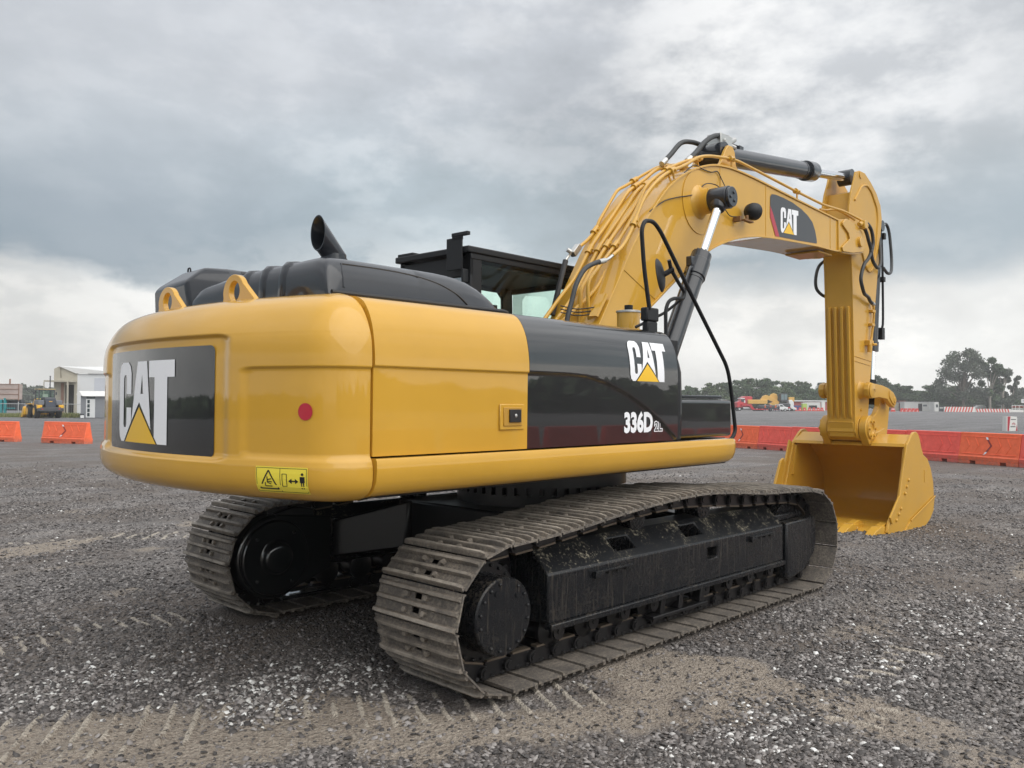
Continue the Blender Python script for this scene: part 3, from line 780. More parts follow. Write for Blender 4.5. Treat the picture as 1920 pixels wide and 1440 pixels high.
# ---------- engine hood
def hood():
    m = UMB(); vs = []; 
    xs = [-2.935, -2.930, -2.915, -2.885, -2.84, -2.78, -2.6, -2.4, -2.25, -2.235, -2.22, -2.15, -2.03, -1.94, -1.85, -1.765, -1.69, -1.63, -1.58, -1.545, -1.52]
    hx = [.02, .12, .175, .205, .214, .217, .218, .218, .218, .210, .218, .218, .217, .214, .206, .190, .166, .138, .104, .062, .0]
    rows = []
    Y = np.concatenate([np.linspace(-.97, -.70, 16), np.linspace(-.68, .44, 150), np.linspace(.44, .62, 10)])
    for x, h in zip(xs, hx):
        for y in Y:
            e = 1.0
            if y < -.76: e = max(0, 1 - ((-.76 - y) / .21) ** 3.4) ** .62
            if y > .48: e = max(0.45, math.sqrt(max(0, 1 - ((y - .48) / .20) ** 2))) 
            slope = interp(y, [-.8, -.2, .1, .62], [1.0, .955, .90, .72])
            rib = 0
            for yc in (-.50, -.28, -.06): rib = max(rib, .013 * math.sqrt(max(0, 1 - ((y - yc) / .036) ** 2)))
            v = h * e * slope + (rib if h > .1 and x < -2.0 else 0)
            vs.append((x - (rib if x < -2.88 else 0), y, 2.315 + v * 1.083))
    ny = len(Y)
    fs = [(i * ny + j, (i + 1) * ny + j, (i + 1) * ny + j + 1, i * ny + j + 1) for i in range(len(xs) - 1) for j in range(ny - 1)]
    for i in range(1):
        base = len(vs)
        for j in range(ny): vs.append((xs[0] + .005, Y[j], 2.24))
        fs += [(base + j, j, j + 1, base + j + 1) for j in range(ny - 1)]
    m.add(vs, fs); return m.build('engine_hood', PLS, EXC, fix=True, angle=55)
HOOD = hood()
def hood_side(x, z, lift=.003):
    h = interp(x, [-2.9, -2.03, -1.94, -1.85, -1.765, -1.69, -1.63, -1.58, -1.545, -1.52], [.218, .217, .214, .206, .190, .166, .138, .104, .062, .0]) * 1.083
    e = min(.999, max(.001, (z - 2.315) / max(h, .01))); y = -.76 - .21 * (1 - e ** (1 / .62)) ** (1 / 3.4)
    return (x, y - lift, z)
m = MB(); m.tube([hood_side(x, z, -.001) for x, z in ((-2.80, 2.505), (-2.50, 2.508), (-2.30, 2.500), (-2.17, 2.485), (-2.06, 2.462), (-1.97, 2.43), (-1.90, 2.395), (-1.84, 2.35))], .006, 8, 4); m.build('hood_crease', PLS, HOOD)
m = MB(); m.tube([hood_side(x, z, -.001) for x, z in ((-2.80, 2.505), (-2.815, 2.44), (-2.82, 2.36))], .006, 8, 3); m.build('hood_crease', PLS, HOOD)
# moulded groove line on the hood's right side: raised lip
m = UMB(); m.bent([(-2.91, -.972, 2.325), (-1.8, -.975, 2.329), (-1.50, -.975, 2.331), (-1.42, -.93, 2.331)], .0145, .05, 8); m.build('hood_seal', RUB, HOOD if False else EXC)
# exhaust
m = UMB(); ex, ey = -2.635, -.60; m.cyl((ex, ey, 2.42), (ex, ey, 2.612), .077, n=28); m.cyl((ex, ey, 2.42), (ex, ey, 2.588), .083, n=28)
d = Vector((-.70, 0, .71)).normalized(); c0 = Vector((ex, ey, 2.612)); u_ = Vector((0, 1, 0)); v_ = d.cross(u_); nn = 32
def ring(t_or_plane, r, kind):
    out_ = []
    for i in range(nn):
        a = 2 * pi * i / nn
        if kind == 'base': out_.append(c0 + Vector((-.0 + r * cos(a) * 1, r * sin(a), 0)))
        else:
            p = c0 + (u_ * sin(a) + v_ * cos(a) * -1) * r; t = (t_or_plane - p.x + (p.z - 2.75) * .12) / (d.x - d.z * .12); out_.append(p + d * t)
    return out_
rb = ring(0, .077, 'base')
# order both rings alike
def ang(p, c): return atan2(p.y - c.y, p.x - c.x)
re_ = [None] * nn; ri = [None] * nn; rk = [None] * nn
for i in range(nn):
    a = 2 * pi * i / nn
    for lst, r, pl in ((re_, .076, -2.752), (ri, .070, -2.752), (rk, .070, -2.66)):
        p = c0 + u_ * (sin(a) * r) + (d.cross(u_)) * (cos(a) * r * (1 if d.cross(u_).x > 0 else -1)); t = (pl - p.x) / d.x; t = max(t, .01); lst[i] = p + d * t
m.add(rb + re_ + ri + rk, [(i, (i + 1) % nn, nn + (i + 1) % nn, nn + i) for i in range(nn)] + [(nn + i, nn + (i + 1) % nn, 2 * nn + (i + 1) % nn, 2 * nn + i) for i in range(nn)] + [(2 * nn + i, 2 * nn + (i + 1) % nn, 3 * nn + (i + 1) % nn, 3 * nn + i) for i in range(nn)] + [tuple(range(3 * nn, 4 * nn))])
m.build('exhaust_pipe', PLS, EXC, angle=40)
# air cleaner housing, left rear
m = UMB()
a_ = [(-2.86, 1.36, 2.30), (-2.86, .80, 2.30), (-2.55, .60, 2.30), (-1.2, .60, 2.30), (-1.2, 1.36, 2.30)]
b1 = [(-2.87, 1.36, 2.535), (-2.87, .85, 2.560), (-2.62, .62, 2.545), (-1.2, .62, 2.545), (-1.2, 1.36, 2.535)]
c_ = [(-2.74, 1.14, 2.665), (-2.74, .82, 2.672), (-2.62, .72, 2.662), (-1.2, .72, 2.655), (-1.2, 1.14, 2.655)]
k = 5; m.add(a_ + b1 + c_, [(r * k + i, (r + 1) * k + i, (r + 1) * k + (i + 1) % k, r * k + (i + 1) % k) for r in range(2) for i in range(k)] + [tuple(range(10, 15)), (0, 1, 2, 3, 4)])
AC = m.build('air_cleaner_housing', PLS, EXC, bevel=.028, seg=4, fix=True)
m = MB()
Mg = Matrix.Translation((0, 0, 0))
for gx in (-2.52, -2.30):
    for i in range(3):
        for j in range(2):
            xx = gx + j * .085; zz = 2.575 + i * .028; yy = .62 + (zz - 2.545) * (.1 / .117) - .002
            m.add([(xx, yy, zz), (xx + .072, yy, zz), (xx + .072, yy + .018, zz + .020), (xx, yy + .018, zz + .020)], [(0, 1, 2, 3)])
m.build('vent_slots', BLV, AC)
m = MB(); m.bent([(-2.70, 1.16, 2.65), (-2.70, 1.16, 2.70), (-2.70, 1.12, 2.70), (-2.70, 1.12, 2.65)], .006, .018, 6); m.build('lifting_ring', MATB, AC)

# ---------- cab
m = UMB(); m.box((-.42, .45, 1.30), (1.24, 1.43, 1.95)); m.box((-.42, .45, 1.95), (-.37, 1.43, 2.35))
CAB = m.build('cab', MATB, EXC, bevel=.02)
m = MB(); m.box((-.42, .45, 1.95), (-.275, .53, 3.05)); m.box((-.42, 1.35, 1.95), (-.30, 1.43, 3.05)); m.box((-.42, .45, 2.84), (-.38, 1.43, 3.03))
m.box((-.42, .445, 2.99), (1.18, .50, 3.05)); m.box((1.14, .45, 2.90), (1.20, 1.43, 3.05)); m.box((1.15, .45, 1.95), (1.20, .49, 3.0))
m.prism([(-.37, 2.99), (1.16, 2.99), (1.20, 1.95), (1.02, 1.95), (1.00, 2.84), (.94, 2.90), (.56, 2.905), (.50, 2.84), (.46, 1.95), (-.37, 1.95)], 1.395, 1.43, 'y')
m.build('cab_frame', MATB, CAB, bevel=.010)
m = MB(); m.box((-.47, .43, 3.045), (1.20, 1.45, 3.105)); m.box((-.40, .50, 3.10), (1.0, 1.38, 3.125)); m.build('cab_roof', MATB, CAB, bevel=.018, seg=3)
m = MB(); m.box((-.30, .52, 2.95), (1.12, 1.38, 2.975)); m.build('headliner', HEADL, CAB)
for nm, a, b_ in (('side_window', (-.275, .452, 1.96), (1.15, .452, 2.99)), ('door_window', (.46, 1.402, 1.96), (1.02, 1.402, 2.905))):
    m = MB(); m.add([a, (b_[0], a[1], a[2]), (b_[0], a[1], b_[2]), (a[0], a[1], b_[2])], [(0, 1, 2, 3)]); m.build(nm, GLS, CAB, smooth=False)
m = MB(); m.add([(-.402, .53, 2.35), (-.402, 1.35, 2.35), (-.402, 1.35, 2.84), (-.402, .53, 2.84)], [(0, 1, 2, 3)]); m.build('rear_window', GLS, CAB, smooth=False)
m = MB(); m.add([(1.19, .49, 1.95), (1.19, 1.395, 1.95), (1.165, 1.395, 2.90), (1.165, .49, 2.90)], [(0, 1, 2, 3)]); m.build('windscreen', GLS, CAB, smooth=False)
m = MB(); m.box((.05, .70, 1.95), (.55, 1.18, 2.15)); m.box((.0, .70, 2.1), (.12, 1.18, 2.58)); m.build('operator_seat', SAT, CAB, bevel=.03)
m = MB(); m.box((-.495, .49, 2.895), (-.480, .690, 3.185)); m.box((-.495, .485, 3.16), (-.480, .62, 3.21)); m.box((-.50, .415, 3.195), (-.46, .62, 3.228)); m.box((-.49, .475, 2.78), (-.42, .50, 2.90)); m.build('light_bracket', MATB, CAB, bevel=.004)
m = MB()
for i in range(6): m.cyl((-.30 + i * .0, .62 + i * .15, 3.10), (-.30, .62 + i * .15, 3.135), .02, n=8)
m.box((-.46, 1.2, 3.10), (-.3, 1.42, 3.13)); m.build('roof_fittings', MATB, CAB, bevel=.005)
m = MB(); m.box((1.10, 1.62, 2.52), (1.16, 1.80, 2.80)); m.bent([(1.13, 1.43, 2.4), (1.13, 1.70, 2.4), (1.13, 1.70, 2.55)], .012, .03, 6); m.build('left_mirror', MATB, CAB, bevel=.015)

# ---------- mirror, handrail, filler on the right side
m = UMB(); m.bent([(-.248, -1.33, 2.427), (-.325, -1.33, 2.743), (-.375, -1.34, 3.02), (-.335, -1.34, 3.095), (-.215, -1.34, 3.110), (-.115, -1.34, 3.05), (.365, -1.35, 2.566), (.945, -1.35, 2.018), (1.016, -1.35, 1.787), (1.085, -1.35, 1.47), (1.02, -1.35, 1.40), (.85, -1.35, 1.38)], .0165, .10, 12, 0, 7); m.build('handrail', MATB, EXC, angle=60)
m = UMB(); m.box((-.285, -1.335, 2.34), (-.12, -1.27, 2.445)); m.box((-.27, -1.33, 2.25), (-.13, -1.275, 2.34)); m.build('handrail_bracket', MATB, EXC, bevel=.012)
Mn = Vector((-.38, .90, -.14)).normalized(); mc = Vector((.100, -1.20, 2.742))
m = UMB(); m.lathe(mc, Mn, [(-.036, .02), (-.032, .06), (-.020, .106), (-.005, .132), (.004, .139), (.009, .134), (.006, .128)], 40)
MR = m.build('mirror', MATB, EXC, angle=40)
m = MB(); m.lathe(mc, Mn, [(.0065, .130), (.011, .10), (.014, .06), (.015, .015)], 40); m.build('mirror_glass', MIR, MR)
cl = mc - Mn * .075 + Vector((.03, 0, .035))
m = MB(); m.cyl(mc - Mn * .03, cl - Mn * .015, .022, n=12); m.sphere(cl, .026, 12)
m.bent([cl + Vector((-.05, -.01, .07)), cl, (.36, -1.21, 2.715), (.462, -1.21, 2.640), (.445, -1.21, 2.585), (.30, -1.21, 2.575), (.215, -1.21, 2.545), (.170, -1.21, 2.47), (.175, -1.21, 2.22)], .0155, .05, 10)
m.bent([(.42, -1.21, 2.58), (.30, -1.12, 2.46), (.05, -1.0, 2.33)], .012, .05, 8)
m.build('mirror_arm', MATB, MR)
m = UMB(); m.cyl((.235, -.80, 2.30), (.235, -.80, 2.475), .098, n=32); m.cyl((.235, -.80, 2.475), (.235, -.80, 2.492), .106, n=32, mi=1)
m.cyl((.195, -.83, 2.49), (.195, -.83, 2.535), .036, n=14, mi=2); m.bent([(.27, -.80, 2.49), (.29, -.80, 2.52), (.31, -.80, 2.49)], .006, .02, 6, 1)
m.build('hydraulic_tank_cap', [YEL, STL, MATB], EXC, bevel=.004)

# ---------- boom
BT = [(-.10, 1.60), (.10, 1.93), (.30, 2.18), (.556, 2.555), (.781, 2.888), (1.017, 3.236), (1.186, 3.450), (1.381, 3.665), (1.625, 3.90), (1.881, 4.075), (2.194, 4.225), (2.524, 4.33), (2.822, 4.377), (3.10, 4.392), (3.576, 4.388), (4.49, 4.355), (5.84, 4.312), (6.403, 4.300)]
BB = [(.45, 1.62), (.75, 2.15), (1.116, 2.505), (1.427, 2.717), (1.886, 3.025), (2.29, 3.262), (2.527, 3.391), (2.825, 3.505), (3.137, 3.598), (3.464, 3.664), (3.868, 3.716), (4.49, 3.762), (5.313, 3.815), (5.90, 3.835), (6.25, 3.865)]
def smooth_line(P, k=4):
    P = [Vector((a, b_)) for a, b_ in P]; Q = []
    for i in range(len(P) - 1):
        a = P[i - 1] if i else P[0] * 2 - P[1]; b_, c = P[i], P[i + 1]; d = P[i + 2] if i + 2 < len(P) else P[-1] * 2 - P[-2]
        for j in range(k):
            t = j / k; Q.append(.5 * ((2 * b_) + (c - a) * t + (2 * a - 5 * b_ + 4 * c - d) * t * t + (3 * b_ - a - 3 * c + d) * t ** 3))
    Q.append(P[-1]); return [(q.x, q.y) for q in Q]
BTs, BBs = smooth_line(BT), smooth_line(BB)
def inset(P, d):
    out_ = []
    for i in range(len(P)):
        a = P[max(i - 1, 0)]; b_ = P[min(i + 1, len(P) - 1)]; t = Vector((b_[0] - a[0], b_[1] - a[1])).normalized(); out_.append((P[i][0] + t.y * d, P[i][1] - t.x * d))
    return out_
m = UMB()
core = inset(BTs, .020) + inset(BBs, -.018)[::-1]
m.prism(core, -.300, .300, 'y')
BOOM = m.build('boom', YEL, EXC, bevel=.004)
def strip(m, P, d0, d1, y0, y1, mi=0):
    A = inset(P, d0); B = inset(P, d1); n = len(P); vs = [(a[0], y0, a[1]) for a in A] + [(a[0], y1, a[1]) for a in A] + [(b_[0], y0, b_[1]) for b_ in B] + [(b_[0], y1, b_[1]) for b_ in B]
    fs = []
    for i in range(n - 1): fs += [(i, i + 1, n + i + 1, n + i), (2 * n + i, 3 * n + i, 3 * n + i + 1, 2 * n + i + 1), (i, 2 * n + i, 2 * n + i + 1, i + 1), (n + i, n + i + 1, 3 * n + i + 1, 3 * n + i)]
    fs += [(0, n, 3 * n, 2 * n), (n - 1, 3 * n - 1, 4 * n - 1, 2 * n - 1)]
    m.add(vs, fs)
m = MB(); strip(m, BTs, 0, .022, -.318, .318); m.build('top_flange', YEL, BOOM, fix=True, angle=40, bevel=.003)
m = MB(); strip(m, BBs, 0, -.022, -.318, .318); m.build('bottom_flange', YEL, BOOM, fix=True, angle=40, bevel=.003)
# welds and boss
m = MB()
for P in ([(3.839, -.302, 4.365), (3.839, -.302, 3.735)], [(5.80, -.302, 4.29), (5.80, -.302, 3.85)], [(2.72, -.302, 4.35), (2.72, -.302, 4.05)]): m.tube(P, .005, 6, 1)
m.tube([(.86, -.302, 2.98), (1.42, -.302, 2.74)], .005, 6, 1)
m.build('weld_seams', YEL, BOOM)
BX, BZ = 2.262, 3.862
m = MB(); m.cyl((BX, -.30, BZ), (BX, -.309, BZ), .34, n=48); m.lathe((BX, -.31, BZ), (0, -1, 0), [(0, .185), (.02, .160), (.045, .145), (.08, .136), (.145, .134)], 36); 
m.build('cylinder_boss', YEL, BOOM, angle=40)
m = MB(); m.cyl((BX, .31, BZ), (BX, .44, BZ), .165, n=36); m.build('cylinder_boss', YEL, BOOM, angle=40)
# nose of the boom
nose = [(6.05, 4.30), (6.30, 4.345), (6.60, 4.33), (6.83, 4.265), (6.97, 4.17), (7.02, 4.05), (6.97, 3.95), (6.76, 3.90), (6.50, 3.865), (6.20, 3.845), (6.05, 3.85)]
for s in (-1, 1):
    m = MB(); m.prism(nose, s * .245, s * .322, 'y')
    m.prism([(6.14, 4.27), (6.27, 4.345), (6.60, 4.325), (6.86, 4.25), (6.985, 4.10), (6.93, 3.96), (6.50, 3.885), (6.15, 3.86), (6.115, 3.915), (6.40, 4.075), (6.35, 4.15), (6.14, 4.235)], s * .322, s * .348, 'y')
    m.cyl((6.76, s * .34, 4.08), (6.76, s * .385, 4.08), .075, n=24)
    m.build('nose_plate', YEL, BOOM, bevel=.006)
m = MB(); m.box((5.55, -.24, 3.785), (6.02, .24, 3.812)); m.build('nose_pad', YEL2, BOOM, bevel=.01)
# logo on the boom
FB = lambda y: (lambda u, v: (u, y, v))
DC = decal('boom_decal', [[(3.954, 4.11), (3.954, 4.235), (3.99, 4.275), (4.10, 4.288), (4.30, 4.290), (4.583, 4.278), (4.85, 4.24), (5.05, 4.19), (5.20, 4.125), (5.285, 4.03), (5.335, 3.92), (5.345, 3.872), (5.33, 3.86), (4.74, 3.815), (4.115, 3.778)]], FB(-.304), DGR, BOOM, .5)
decal('red_stripe', [[(3.950, 4.125), (3.950, 3.99), (4.099, 3.774), (4.205, 3.783), (4.02, 4.05)]], FB(-.3055), RED, DC, .5)
def on_boom(u, v): return (4.235 + u * .515 / 1.66, -.307, 3.842 + .318 * v + u * .022)
emblem(on_boom, DC, .5)

# hydraulic pipes on the boom
def clampbox(m, p, d, r):
    p = Vector(p); d = Vector(d).normalized(); m.cyl(p - d * .045, p + d * .045, r * 1.45, n=12); m.cyl(p - d * .055, p - d * .040, r * 1.75, n=12)
def pipe(pts, r=.019, clamps=(), m_=YEL, rad=.10):
    m = MB(); m.bent(pts, r, rad, 10); p = m.build('hydraulic_pipe', m_, BOOM, angle=60)
    return p
allc = []
pA = [(.948, .28, 3.275), (1.10, .28, 3.376), (1.22, .28, 3.50), (1.26, .28, 3.58), (1.58, .28, 3.965), (1.72, .28, 4.03), (2.05, .28, 4.215), (2.36, .28, 4.375), (2.56, .25, 4.43)]
pB = [(.20, .16, 2.42), (.45, .16, 2.67), (.70, .16, 2.90), (.98, .16, 3.27), (1.367, .16, 3.665), (1.60, .16, 3.93), (1.90, .16, 4.11), (2.10, .16, 4.255), (2.33, .16, 4.355), (2.50, .15, 4.40)]
pC = [(.25, .05, 2.42), (.52, .05, 2.68), (.70, .05, 2.90), (.985, .05, 3.27), (1.371, .05, 3.655), (1.60, .05, 3.92), (1.90, .05, 4.10), (2.15, .05, 4.245), (2.35, .05, 4.335)]
pD = [(.50, -.06, 2.38), (.525, -.06, 2.64), (.52, -.06, 2.76), (.66, -.06, 2.93), (.963, -.06, 3.275), (1.336, -.06, 3.64), (1.58, -.06, 3.92), (1.88, -.06, 4.10), (2.15, -.06, 4.235), (2.42, -.06, 4.345)]
pE = [(.53, -.17, 2.38), (.497, -.17, 2.63), (.487, -.17, 2.83), (.62, -.17, 2.95), (.976, -.17, 3.28), (1.26, -.17, 3.60), (1.44, -.17, 3.905), (1.68, -.17, 4.07), (1.934, -.17, 4.205), (2.25, -.17, 4.34), (2.55, -.17, 4.42)]
pF = [(.712, -.29, 3.088), (.87, -.29, 3.19), (.985, -.29, 3.33), (1.24, -.29, 3.74), (1.411, -.29, 3.900), (1.656, -.29, 4.065), (2.001, -.29, 4.21), (2.274, -.29, 4.36), (2.50, -.29, 4.42), (2.91, -.29, 4.485), (3.15, -.29, 4.505), (3.969, -.29, 4.478), (4.733, -.29, 4.450), (5.584, -.29, 4.430), (5.89, -.29, 4.445), (6.30, -.29, 4.468), (6.885, -.34, 4.42)]
PIP = [pA, pB, pC, pD, pE, pF]
for i, P in enumerate(PIP): pipe(P, .0200 if 0 < i < 4 else .0175)
pipe([(.10, .10, 2.28), (.40, .0, 2.50), (.70, -.1, 2.78), (.86, -.1, 2.98)], .021)
pipe([(5.7, -.20, 4.40), (5.9, -.20, 4.42), (6.1, -.20, 4.47), (6.35, -.22, 4.49), (6.70, -.30, 4.40)], .015)
pipe([(2.50, .24, 4.42), (2.9, .24, 4.47), (3.15, .24, 4.50), (3.969, .24, 4.47), (5.584, .24, 4.42), (6.9, .30, 4.40)], .0185)
for P, ts in ((pA, [1.20, 1.9]), (pB, [.95, 1.75, 2.30]), (pC, [.955, 1.78, 2.28]), (pD, [.945, 1.80, 2.34]), (pE, [.93, 1.84, 2.45]), (pF, [1.07, 1.75, 3.0, 4.75])):
    for t in ts:
        for a, b_ in zip(P, P[1:]):
            if min(a[0], b_[0]) <= t <= max(a[0], b_[0]):
                k = (t - a[0]) / (b_[0] - a[0]); p = Vector(a).lerp(Vector(b_), k); dd_ = Vector(b_) - Vector(a)
                m = MB(); clampbox(m, p, dd_, .021); nrm = Vector((dd_.z, 0, -dd_.x)).normalized()
                m.cyl(p, p + nrm * .09, .012, n=8); m.cyl(p + Vector((0, -.045, 0)), p + Vector((0, .045, 0)), .012, n=8)
                m.build('pipe_clamp', YEL, BOOM, bevel=.002); break
m = MB(); m.bent([(.45, -.25, 2.33), (.60, -.25, 2.55)], .01); m.box((.42, -.32, 2.54), (.46, -.20, 2.56))
m2 = MB(); m2.prism([(.44, 2.50), (.47, 2.49), (.62, 2.70), (.60, 2.72)], -.305, -.22, 'y'); m2.build('hose_bracket', YEL, BOOM)
for k in range(3):
    m = MB(); m.tube([(.30, .0, 2.60 - k * .03), (.40, -.12, 2.57 - k * .03), (.52, -.25, 2.59 - k * .03)], .006, 6); m.build('small_hose', RUB, BOOM)
def hose(pts, r=.024, ends=(True, True), parent=None):
    m = MB(); m.tube(pts, r, 12, 7)
    def ferr(p, q):
        p = Vector(p); d = (Vector(q) - p).normalized(); m.cyl(p - d * .02, p + d * .075, r * 1.18, n=12, mi=1)
    if ends[0]: ferr(pts[0], pts[1])
    if ends[1]: ferr(pts[-1], pts[-2])
    return m.build('hydraulic_hose', [HOS, STL], parent or BOOM, angle=50)
hose([(.02, -.29, 2.35), (.047, -.29, 2.46), (.11, -.29, 2.62), (.171, -.29, 2.767), (.286, -.29, 2.906), (.449, -.29, 2.985), (.571, -.29, 3.018)], .022, (False, True))
m = MB(); m.tube([(.571, -.29, 3.018), (.64, -.29, 3.045), (.712, -.29, 3.088)], .014, 8, 3); m.build('hose_fitting', STL, BOOM)
m = MB(); m.bent([(.52, .28, 2.55), (.60, .28, 2.78), (.719, .28, 3.104)], .028, .05, 6); m.build('grease_hose_guard', RUB, BOOM)
m = MB(); m.tube([(.719, .28, 3.104), (.78, .28, 3.172), (.80, .28, 3.185)], .013, 8, 3); m.box((-.07, -.03, -.03), (.07, .03, .03), 0, Matrix.Translation((.875, .28, 3.225)) @ Matrix.Rotation(-R(45), 4, 'Y')); m.cyl((.78, .26, 3.19), (.74, .28, 3.215), .022, n=10); m.build('hose_fitting', STL, BOOM, bevel=.004)
hose([(2.207, .12, 4.354), (2.358, .11, 4.481), (2.56, .10, 4.655), (2.80, .10, 4.72), (3.05, .10, 4.735), (3.18, .08, 4.745)], .028)
hose([(2.45, -.05, 4.40), (2.625, -.05, 4.53), (2.835, -.05, 4.703), (3.05, -.05, 4.82), (3.25, -.05, 4.862), (3.42, -.04, 4.87)], .030)
m = MB(); m.box((3.12, -.09, 4.74), (3.40, .09, 4.875)); m.cyl((3.40, -.04, 4.83), (3.55, -.04, 4.895), .045, .03, n=12); m.cyl((3.2, -.10, 4.80), (3.2, -.11, 4.80), .02, n=8); m.cyl((3.38, -.06, 4.78), (3.48, -.08, 4.77), .03, n=10); m.build('valve_block', STL, BOOM, bevel=.006)
for s in (-1, 1):
    m = MB(); m.prism([(2.82, 4.37), (2.93, 4.46), (3.03, 4.62), (3.10, 4.695), (3.20, 4.70), (3.255, 4.64), (3.28, 4.50), (3.42, 4.38)], s * .16, s * .20, 'y'); m.build('cylinder_lug', YEL, BOOM, bevel=.006)
for x in (4.30, 4.62):
    m = MB(); m.box((x - .05, -.20, 4.37), (x + .05, .05, 4.41)); m.cyl((x, -.1, 4.41), (x, -.1, 4.44), .03, n=10); m.build('top_fitting', YEL, BOOM, bevel=.004)
# thin cables
for pts in ([(1.30, -.31, 3.60), (1.55, -.315, 3.745), (1.80, -.315, 3.83), (2.15, -.315, 3.93), (2.34, -.33, 4.07), (2.43, -.40, 4.07), (2.36, -.50, 4.0)],
            [(1.95, -.31, 4.12), (2.15, -.31, 4.24), (2.30, -.315, 4.23), (2.5, -.315, 4.235), (2.63, -.315, 4.27), (2.72, -.32, 4.20), (2.70, -.40, 4.05)],
            [(2.55, -.40, 3.86), (2.75, -.35, 3.86), (2.90, -.33, 3.82), (3.05, -.36, 3.83)]):
    m = MB(); m.tube(pts, .006, 6, 6); m.build('cable', RUB, BOOM)
# work light
m = MB(); m.box((3.03, -.45, 3.775), (3.23, -.40, 3.797), 0); m.box((3.0, -.40, 3.77), (3.04, -.31, 3.83), 0); m.cyl((3.12, -.42, 3.80), (3.12, -.42, 3.85), .02, n=8)
WL = m.build('work_light', mat('rusty_bracket', (.20, .10, .035), .6), BOOM, bevel=.004)
m = MB(); m.lathe((3.16, -.42, 3.905), (1, -.1, .1), [(-.02, .02), (0, .055), (.03, .085), (.08, .100), (.13, .100), (.135, .09)], 28); m.build('lamp_housing', MATB, WL)

# boom cylinders
def boom_cyl(s):
    e = Vector((BX, s * .56, BZ)); base = Vector((.885, s * .56, 1.60)); d = (base - e).normalized(); g = e + d * .905
    m = UMB(); m.cyl(g, base, .098, n=36); m.box((-.05, -.06, -.05), (.05, .06, .05), 0, Matrix.Translation(base))
    BCY = m.build('boom_cylinder', PLS, EXC, angle=40)
    m = MB(); m.lathe(g - d * .16, d, [(0, .09), (.012, .105), (.10, .105), (.105, .114), (.30, .114), (.305, .102), (.34, .102)], 36)
    for i in range(14):
        a = 2 * pi * i / 14; u = d.cross(Vector((0, 1, 0))).normalized(); v = d.cross(u); q = g - d * .165 + (u * cos(a) + v * sin(a)) * .088; m.cyl(q, q + d * .06, .011, n=6)
    m.build('cylinder_gland', PLS, BCY, angle=35, bevel=.003)
    m = MB(); m.cyl(e, g, .047, n=32); m.build('cylinder_rod', CHR, BCY)
    m = MB(); m.cyl((e.x, s * .455, e.z), (e.x, s * .665, e.z), .120, n=36); m.lathe(e, d, [(0, .095), (.11, .088), (.15, .072), (.16, .05)], 24)
    m.cyl((e.x, s * .665, e.z), (e.x, s * .70, e.z), .106, n=36)
    for i in range(3):
        a = 2 * pi * i / 3 + 1.2; m.cyl((e.x + .05 * cos(a), s * .70, e.z + .05 * sin(a)), (e.x + .05 * cos(a), s * .712, e.z + .05 * sin(a)), .017, n=12)
    m.build('rod_eye', PLS, BCY, bevel=.008, seg=3)
    # feed pipe alongside
    u = Vector((-.86, 0, .51)); m = MB(); a = g + d * .08; b_ = base - d * .1; off = Vector((-.108, s * .02, .065))
    m.bent([a - off * .1 + off * .9, a + d * .05 + off * 1.15, b_ + off * 1.15], .018, .05, 10); m.build('feed_pipe', PLS, BCY)
    m = MB(); m.box((-.035, -.035, -.05), (.035, .035, .05), 0, Matrix.Translation(g + d * .03 + Vector((-.12, 0, .06)))); m.build('port_block', PLS, BCY, bevel=.01)
boom_cyl(-1); boom_cyl(1)
# stick cylinder
a = Vector((3.12, 0, 4.625)); e = Vector((7.16, 0, 5.165)); d = (e - a).normalized()
m = UMB(); m.cyl(a, a + d * 2.55, .118, n=36); m.cyl((a.x, -.15, a.z), (a.x, .15, a.z), .125, n=28); SC = m.build('stick_cylinder', PLS, EXC, angle=40)
m = MB(); m.lathe(a + d * 2.40, d, [(0, .112), (.01, .124), (.04, .124), (.05, .118), (.16, .118), (.165, .140), (.40, .140), (.44, .115)], 36)
for i in range(12):
    an = 2 * pi * i / 12; u = d.cross(Vector((0, 1, 0))).normalized(); v = d.cross(u); q = a + d * 2.78 + (u * cos(an) + v * sin(an)) * .112; m.cyl(q, q + d * .07, .014, n=6)
m.build('cylinder_gland', PLS, SC, angle=35)
m = MB(); m.cyl(a + d * 2.6, e, .062, n=32); m.build('cylinder_rod', CHR, SC)
m = MB(); m.cyl((e.x, -.10, e.z), (e.x, .10, e.z), .12, n=28); m.build('rod_eye', PLS, SC)
m = MB(); m.tube([(3.45, .05, 4.83), (3.62, .04, 4.87), (3.74, 0, 4.86)], .014, 8, 4); m.box((3.70, -.03, 4.815), (3.80, .03, 4.865)); m.tube([(3.76, .1, 4.78), (4.5, .11, 4.88), (5.4, .11, 5.0)], .018, 8, 2); m.build('feed_pipe', PLS, SC)

